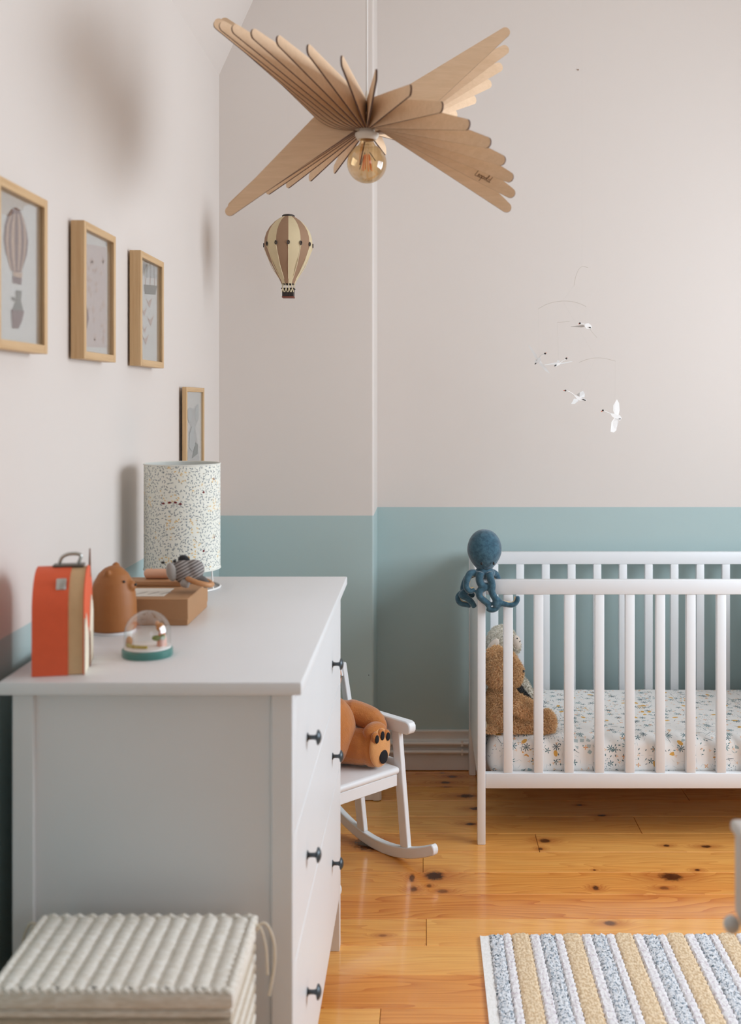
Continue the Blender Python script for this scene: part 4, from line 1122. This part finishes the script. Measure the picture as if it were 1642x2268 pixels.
for t0 in (-.022, SW):
    t1 = t0+.022
    rk = lambda s_: (s_+.09)**2/(2*.45)
    ss = [-.40 + .53*i/22 for i in range(23)]
    low = [(a, rk(a)) for a in ss]; up = [(a, rk(a)+.034) for a in ss]
    tip = low[-1][0]; zc_ = rk(tip)+.017
    tipa = [(tip + .012*cos(R(a)), zc_ + .017*sin(R(a))) for a in (-60, -30, 0, 30, 60)]
    tl_ = low[0][0]; zl = rk(tl_)+.017
    tail = [(tl_ - .012*cos(R(a)), zl + .017*sin(R(a))) for a in (60, 30, 0, -30, -60)]
    plate(low + tipa + up[::-1] + tail, t0, t1, 'rocker', 35)
    def leg(sa, za, sb, zb, w=.017, nm='leg'):
        plate([(sa-w, za), (sa+w, za), (sb+w, zb), (sb-w, zb)], t0+.002, t1-.002, nm)
    leg(.012, rk(.012)+.032, -.028, .400); leg(-.188, rk(-.188)+.032, -.222, .272)
    leg(-.222, .2722, -.290, .565, .013, 'back_post')
    arm = [(-.262, .396), (.025, .396), (.036, .401), (.042, .410), (.042, .424), (.036, .433), (.025, .437), (-.268, .437)]
    o = plate(arm, t0-.004, t1+.004, 'armrest', 35, .004)
    plate([(-.222, .276), (-.006, .276), (-.008, .306), (-.226, .306)], t0+.004, t1-.004, 'side_rail')
br_ = lambda z: -.222 - .068*(z-.272)/.293
for z0, z1 in ((.525, .562), (.33, .352)):
    MB().prism([(br_(z0)-.009, z0), (br_(z0)+.009, z0), (br_(z1)+.009, z1), (br_(z1)-.009, z1)], lambda a, b, t: C(a, t, b), -.001, SW+.001).build('back_rail', WHITE2, rc)
for k in range(5):
    t = .04 + k*.068
    MB().prism([(br_(.352)-.005, .3518), (br_(.352)+.005, .3518), (br_(.525)+.005, .5252), (br_(.525)-.005, .5252)], lambda a, b, tt, t=t: C(a, t+tt, b), -.014, .014).build('back_slat', WHITE2, rc)

# ------------------------------------------------------------------ caramel plush bear on the rocking chair
ORB = mat('caramel_plush', (184, 112, 48), .9, .16, 30, .5, 260, .004, sheen=.5); SOLE = mat('light_sole_plush', (214, 154, 94), .9, .1, 40, .4, 260, .003, sheen=.4); PADB = mat('black_pad', (20, 21, 26), .9, .2, 300, .3, 400)
ob = thing('plush_bear', C(-.14, .17, .294), 'caramel plush bear with black paw pads seated on the rocking chair', 'soft toy')
ax = Matrix((rf, re, Vector((0, 0, 1)))).transposed()
seatz = .2955
def limb(mb, name, parent, nf, seed):
    sk = blob(mb, .0042, 4)
    for v in sk.v:
        v.z = max(v.z, seatz)
        if v.z > .39: v += re*max(0, .0052 - (v-RO).dot(re))
    o = sk.build(name, ORB, parent, smooth=80)
    return o
mb = MB()
mb.ell(C(-.150, .17, .405), (.078, .098, .112), ax)
mb.ell(C(-.170, .19, .570), (.066, .080, .072), ax); mb.ell(C(-.120, .20, .552), (.034, .04, .03), ax)
for sg_ in (-1, 1): mb.ell(C(-.178, .19+sg_*.058, .630), (.016, .026, .026), ax)
body = limb(mb, 'body', ob, 6000, 3)
mb = MB().tube(spline([C(-.178, .112, .458), C(-.140, .070, .446), C(-.095, .044, .430), C(-.066, .040, .415)], 5), [.032]*4+[.039]*8+[.036]*4, 14); mb.ell(C(-.064, .040, .413), (.034, .030, .034), ax)
limb(mb, 'arm', ob, 2500, 4)
mb = MB().tube(spline([C(-.185, .225, .470), C(-.140, .285, .45), C(-.1, .312, .40)], 5), [.030]*4+[.032]*7, 14); mb.ell(C(-.1, .312, .398), .030)
limb(mb, 'arm', ob, 1500, 5)
for t_, tt in ((.112, .068), (.232, .274)):
    mb = MB().tube(spline([C(-.150, t_, .352), C(-.10, (t_+tt)/2, .354), C(-.052, tt, .354)], 5), [.057]*3+[.056]*5+[.052]*3, 16)
    mb.ell(C(-.046, tt, .354), (.036, .050, .058), ax); mb.ell(C(-.043, tt, .408), (.028, .042, .028), ax)
    limb(mb, 'leg', ob, 3000, 6)
for tt in (.068, .274):
    so = MB().ell(C(-.021, tt, .362), (.0145, .042, .060), ax); s_o = so.build('sole', SOLE, ob, smooth=80)
    MB().ell(C(-.0078, tt-.004, .336), (.0040, .0175, .0215), ax).build('paw_pad', PADB, s_o)
    for k, (dt, dz, rz) in enumerate(((.024, .034, .0128), (.001, .040, .0138), (-.022, .033, .0130))):
        MB().ell(C(-.0165, tt+dt, .362+dz+.002), (.0105, .0140, .0175), ax).build('toe', ORB, s_o)
        MB().ell(C(-.0075, tt+dt, .362+dz-.001), (.0038, .0080, rz), ax).build('claw_pad', PADB, s_o)
for sg_ in (-1, 1): MB().ell(C(-.106, .19+sg_*.033, .580), .006).build('eye', BLACK, body)
MB().ell(C(-.088, .20, .560), (.007, .013, .009), ax).build('nose', BLACK, body)

# ------------------------------------------------------------------ octopus draped over the cot corner
def octo_mat():
    m = NT('petrol_blue_plush'); co = m.coord('Object')
    n = m.noise(co, 90, 4, .6); f = m.noise(co, 700, 2)
    c = m.mix(m.smooth(n, .3, .7), lin(38, 74, 92), lin(64, 102, 120))
    m.bump(m.math('ADD', f, n), .5, .002); m.done(c, .9)
    m.b.inputs['Sheen Weight'].default_value = .6; m.b.inputs['Sheen Roughness'].default_value = .4
    return m.m
OCT = octo_mat(); OCU = mat('cream_underside_plush', (218, 196, 158), .9, .08, 200, .3, 400)
oc = thing('plush_octopus', (.1863, 3.513, ztop), 'petrol blue plush octopus draped over the front corner of the cot', 'soft toy')
hc = P(1073.5, 1219, 3.507)
def egg(c, rx, ry, rz):
    b = MB().ell(c, (rx, ry, rz), None, 0, 32, 22)
    for i, v in enumerate(b.v):
        k = (v.z-c.z)/rz
        q = 1 - .20*max(0, -k-.05)**1.2*1.25 + .03*max(0, k)
        b.v[i] = Vector((c.x + (v.x-c.x)*q, c.y + (v.y-c.y)*q, v.z))
    return b
sk0 = egg(hc, .0555, .054, .0685)
sk0.ell(P(1074, 1269, 3.507), (.034, .034, .020))
def z7(pts): return [P(980 + x/5.473, 1150 + y/5.473, d) for x, y, d in pts]
yf = 3.484
ten = [
 z7([(400, 650, 3.49), (335, 660, 3.478), (300, 740, 3.474), (290, 815, 3.474), (330, 870, 3.476), (395, 850, 3.478)]),
 z7([(420, 650, 3.54), (320, 690, 3.545), (262, 800, 3.54), (262, 880, 3.54), (330, 900, 3.54), (385, 930, 3.545)]),
 z7([(330, 860, 3.55), (240, 890, 3.55), (190, 945, 3.545), (215, 1015, 3.54), (300, 1038, 3.53), (345, 1045, 3.525)]),
 z7([(300, 870, 3.53), (235, 920, 3.52), (300, 955, 3.515), (360, 1010, 3.512), (395, 1072, 3.512)]),
 z7([(470, 640, 3.475), (450, 720, 3.473), (470, 790, 3.473), (520, 822, 3.478), (455, 868, 3.474), (452, 930, 3.474), (505, 985, 3.476), (560, 1030, 3.478), (535, 1065, 3.478)]),
 z7([(560, 640, 3.476), (585, 720, 3.474), (605, 800, 3.474), (602, 880, 3.474), (635, 950, 3.474), (655, 1000, 3.474), (620, 1050, 3.476)]),
 z7([(660, 960, 3.476), (690, 1010, 3.478), (660, 1075, 3.480), (600, 1100, 3.480), (540, 1080, 3.480)]),
 z7([(610, 920, 3.476), (690, 1005, 3.478), (780, 1030, 3.480), (860, 1035, 3.480), (908, 985, 3.480), (908, 930, 3.480)]),
 z7([(590, 640, 3.53), (640, 660, 3.545), (668, 700, 3.552), (680, 760, 3.556), (650, 820, 3.556)])]
und = MB()
for i, t in enumerate(ten):
    sp = spline(t, 5); n = len(sp); r0, r1 = (.0122, .0088)
    if i in (4, 5): r0, r1 = .0132, .0102
    if i in (2, 6, 7): r0, r1 = .0105, .0085
    rads = [r0 + (r1-r0)*k/(n-1) for k in range(n)]
    rads[0] *= .8; rads[-1] *= .62
    sk0.tube(sp, rads, 12)
    cen = sum(sp, Vector())/n
    und.tube([p + (Vector((0, .001, 0)) + (cen-p).normalized()*.0034 if (cen-p).length > .004 else Vector()) for p in sp], [r*.80 for r in rads], 10)
sk = blob(sk0, .0026, 3)
body = sk.build('body', OCT, oc, smooth=80)
und.build('underside', OCU, body)
for px, py, dd in ((1067, 1248, 3.4565), (1094, 1248, 3.4645)): MB().ell(P(px, py, dd), (.0036, .003, .0046)).build('eye', BLACK, body)
MB().tube(spline([P(1069, 1257, 3.4575), P(1077, 1262, 3.456), (P(1085, 1259, 3.459))], 5), .0008, 5).build('mouth', BLACK, body)

# ------------------------------------------------------------------ teddy and lamb in the cot
TED = mat('honey_teddy_fur', (230, 188, 138), .95, .06, 160, .5, 300, .004, sheen=.4); TEDT = mat('honey_teddy_tufts', (242, 202, 152), .95, .05, 180, sheen=.3)
mzt = mz1 + .0035
td = thing('teddy_bear', (.25, 3.61, mz1), 'honey brown teddy bear slumped against the cot end, seen from the side', 'soft toy')
mb = MB()
mb.ell(P(1113, 1574, 3.615), (.060, .056, .092)); mb.ell(P(1112, 1484, 3.615), (.057, .056, .066)); mb.ell(P(1139, 1490, 3.615), (.026, .034, .042))
mb.ell(P(1090, 1447, 3.600), (.018, .012, .014)); mb.ell(P(1100, 1441, 3.66), (.018, .012, .014))
mb.tube(spline([P(1118, 1545, 3.585), P(1145, 1558, 3.566), P(1166, 1570, 3.562)], 5), [.026]*5+[.028]*6, 14); mb.ell(P(1168, 1570, 3.562), (.028, .024, .029))
mb.tube(spline([P(1115, 1603, 3.59), P(1165, 1606, 3.585), P(1205, 1606, 3.585)], 5), [.038]*4+[.034]*7, 14)
mb.ell(P(1211, 1602, 3.585), (.028, .030, .042)); mb.ell(P(1088, 1622, 3.568), (.020, .018, .023))
mb.tube(spline([P(1115, 1600, 3.66), P(1150, 1600, 3.68), P(1185, 1600, 3.69)], 5), [.034]*11, 12)
sk = blob(mb, .0045, 4)
for v in sk.v:
    if v.z < mzt: v.z = mzt + (v.z-mzt)*.02
body = sk.build('body', TED, td, smooth=80)
tf = tufts(sk, 34000, .0125, .0014, 5, .45, .9)
for v in tf.v:
    v.z = max(v.z, mzt-.002); v.x = max(v.x, .1962)
    if v.y < CF+.0275: v.y = CF+.0275
tf.build('fur', TEDT, body, smooth=0, recalc=False)['kind'] = 'stuff'
MB().ell(P(1159, 1487, 3.60), (.005, .007, .006)).build('nose', BLACK, body)
TAGM = mat('cream_ribbon', (226, 216, 190), .7)
MB().tube([P(1077, 1598, 3.555), P(1078.5, 1612, 3.553)], .0016, 6).build('sewn_tag', TAGM, td)

LAM = mat('lamb_fleece', (228, 222, 208), .95, .06, 160, .5, 300, .004, sheen=.3); LAMF = mat('lamb_face', (222, 208, 194), .9, .05, 100); DGR = mat('charcoal_fur', (70, 72, 74), .95, .3, 200)
lm = thing('plush_lamb', (.28, 3.82, mz1), 'cream plush lamb with floppy ear sitting behind the teddy bear', 'soft toy')
mb = MB(); ld = 3.83
mb.ell(P(1112, 1424, ld), (.054, .052, .060)); mb.ell(P(1110, 1525, ld), (.062, .060, .098)); mb.ell(P(1138, 1430, ld-.01), (.024, .032, .032))
mb.tube(spline([P(1135, 1490, ld-.04), P(1160, 1520, ld-.055), P(1182, 1556, ld-.06)], 5), [.022]*6+[.020]*5, 12)
mb.tube(spline([P(1120, 1560, ld-.04), P(1150, 1572, ld-.06), P(1185, 1574, ld-.07)], 5), [.026]*11, 12)
sk = blob(mb, .0045, 4)
for v in sk.v:
    if v.z < mzt: v.z = mzt + (v.z-mzt)*.02
body = sk.build('body', LAM, lm, smooth=80)
tf = tufts(sk, 12000, .0075, .0016, 9, .1, 1.3)
for v in tf.v: v.z = max(v.z, mzt-.002)
tf.build('fleece', LAM, body, smooth=0, recalc=False)['kind'] = 'stuff'
MB().ell(P(1092, 1432, ld-.060), (.015, .009, .032), Matrix.Rotation(R(35), 3, 'Y')).build('ear', LAMF, body)
MB().ell(P(1143, 1424, ld-.024), (.018, .022, .026)).build('face', LAMF, body)
MB().ell(P(1146, 1414, ld-.046), .0026).build('eye', BLACK, body)
MB().tube([P(1154, 1419, ld-.041), P(1151, 1422, ld-.042)], .0012, 5).build('nostril', BLACK, body)
fb = MB().tube(spline([P(1146, 1522, ld-.088), P(1160, 1541, ld-.090), P(1173, 1556, ld-.092), P(1180, 1570, ld-.094)], 4), [.011, .013, .013, .013, .013, .013, .013, .013, .013, .013, .012, .011, .009], 12)
fbo = fb.build('charcoal_leg_patch', DGR, lm, smooth=80)
tufts(fb, 1500, .007, .001, 4, .2, 1.0).build('charcoal_fur', DGR, fbo, smooth=0, recalc=False)['kind'] = 'stuff'
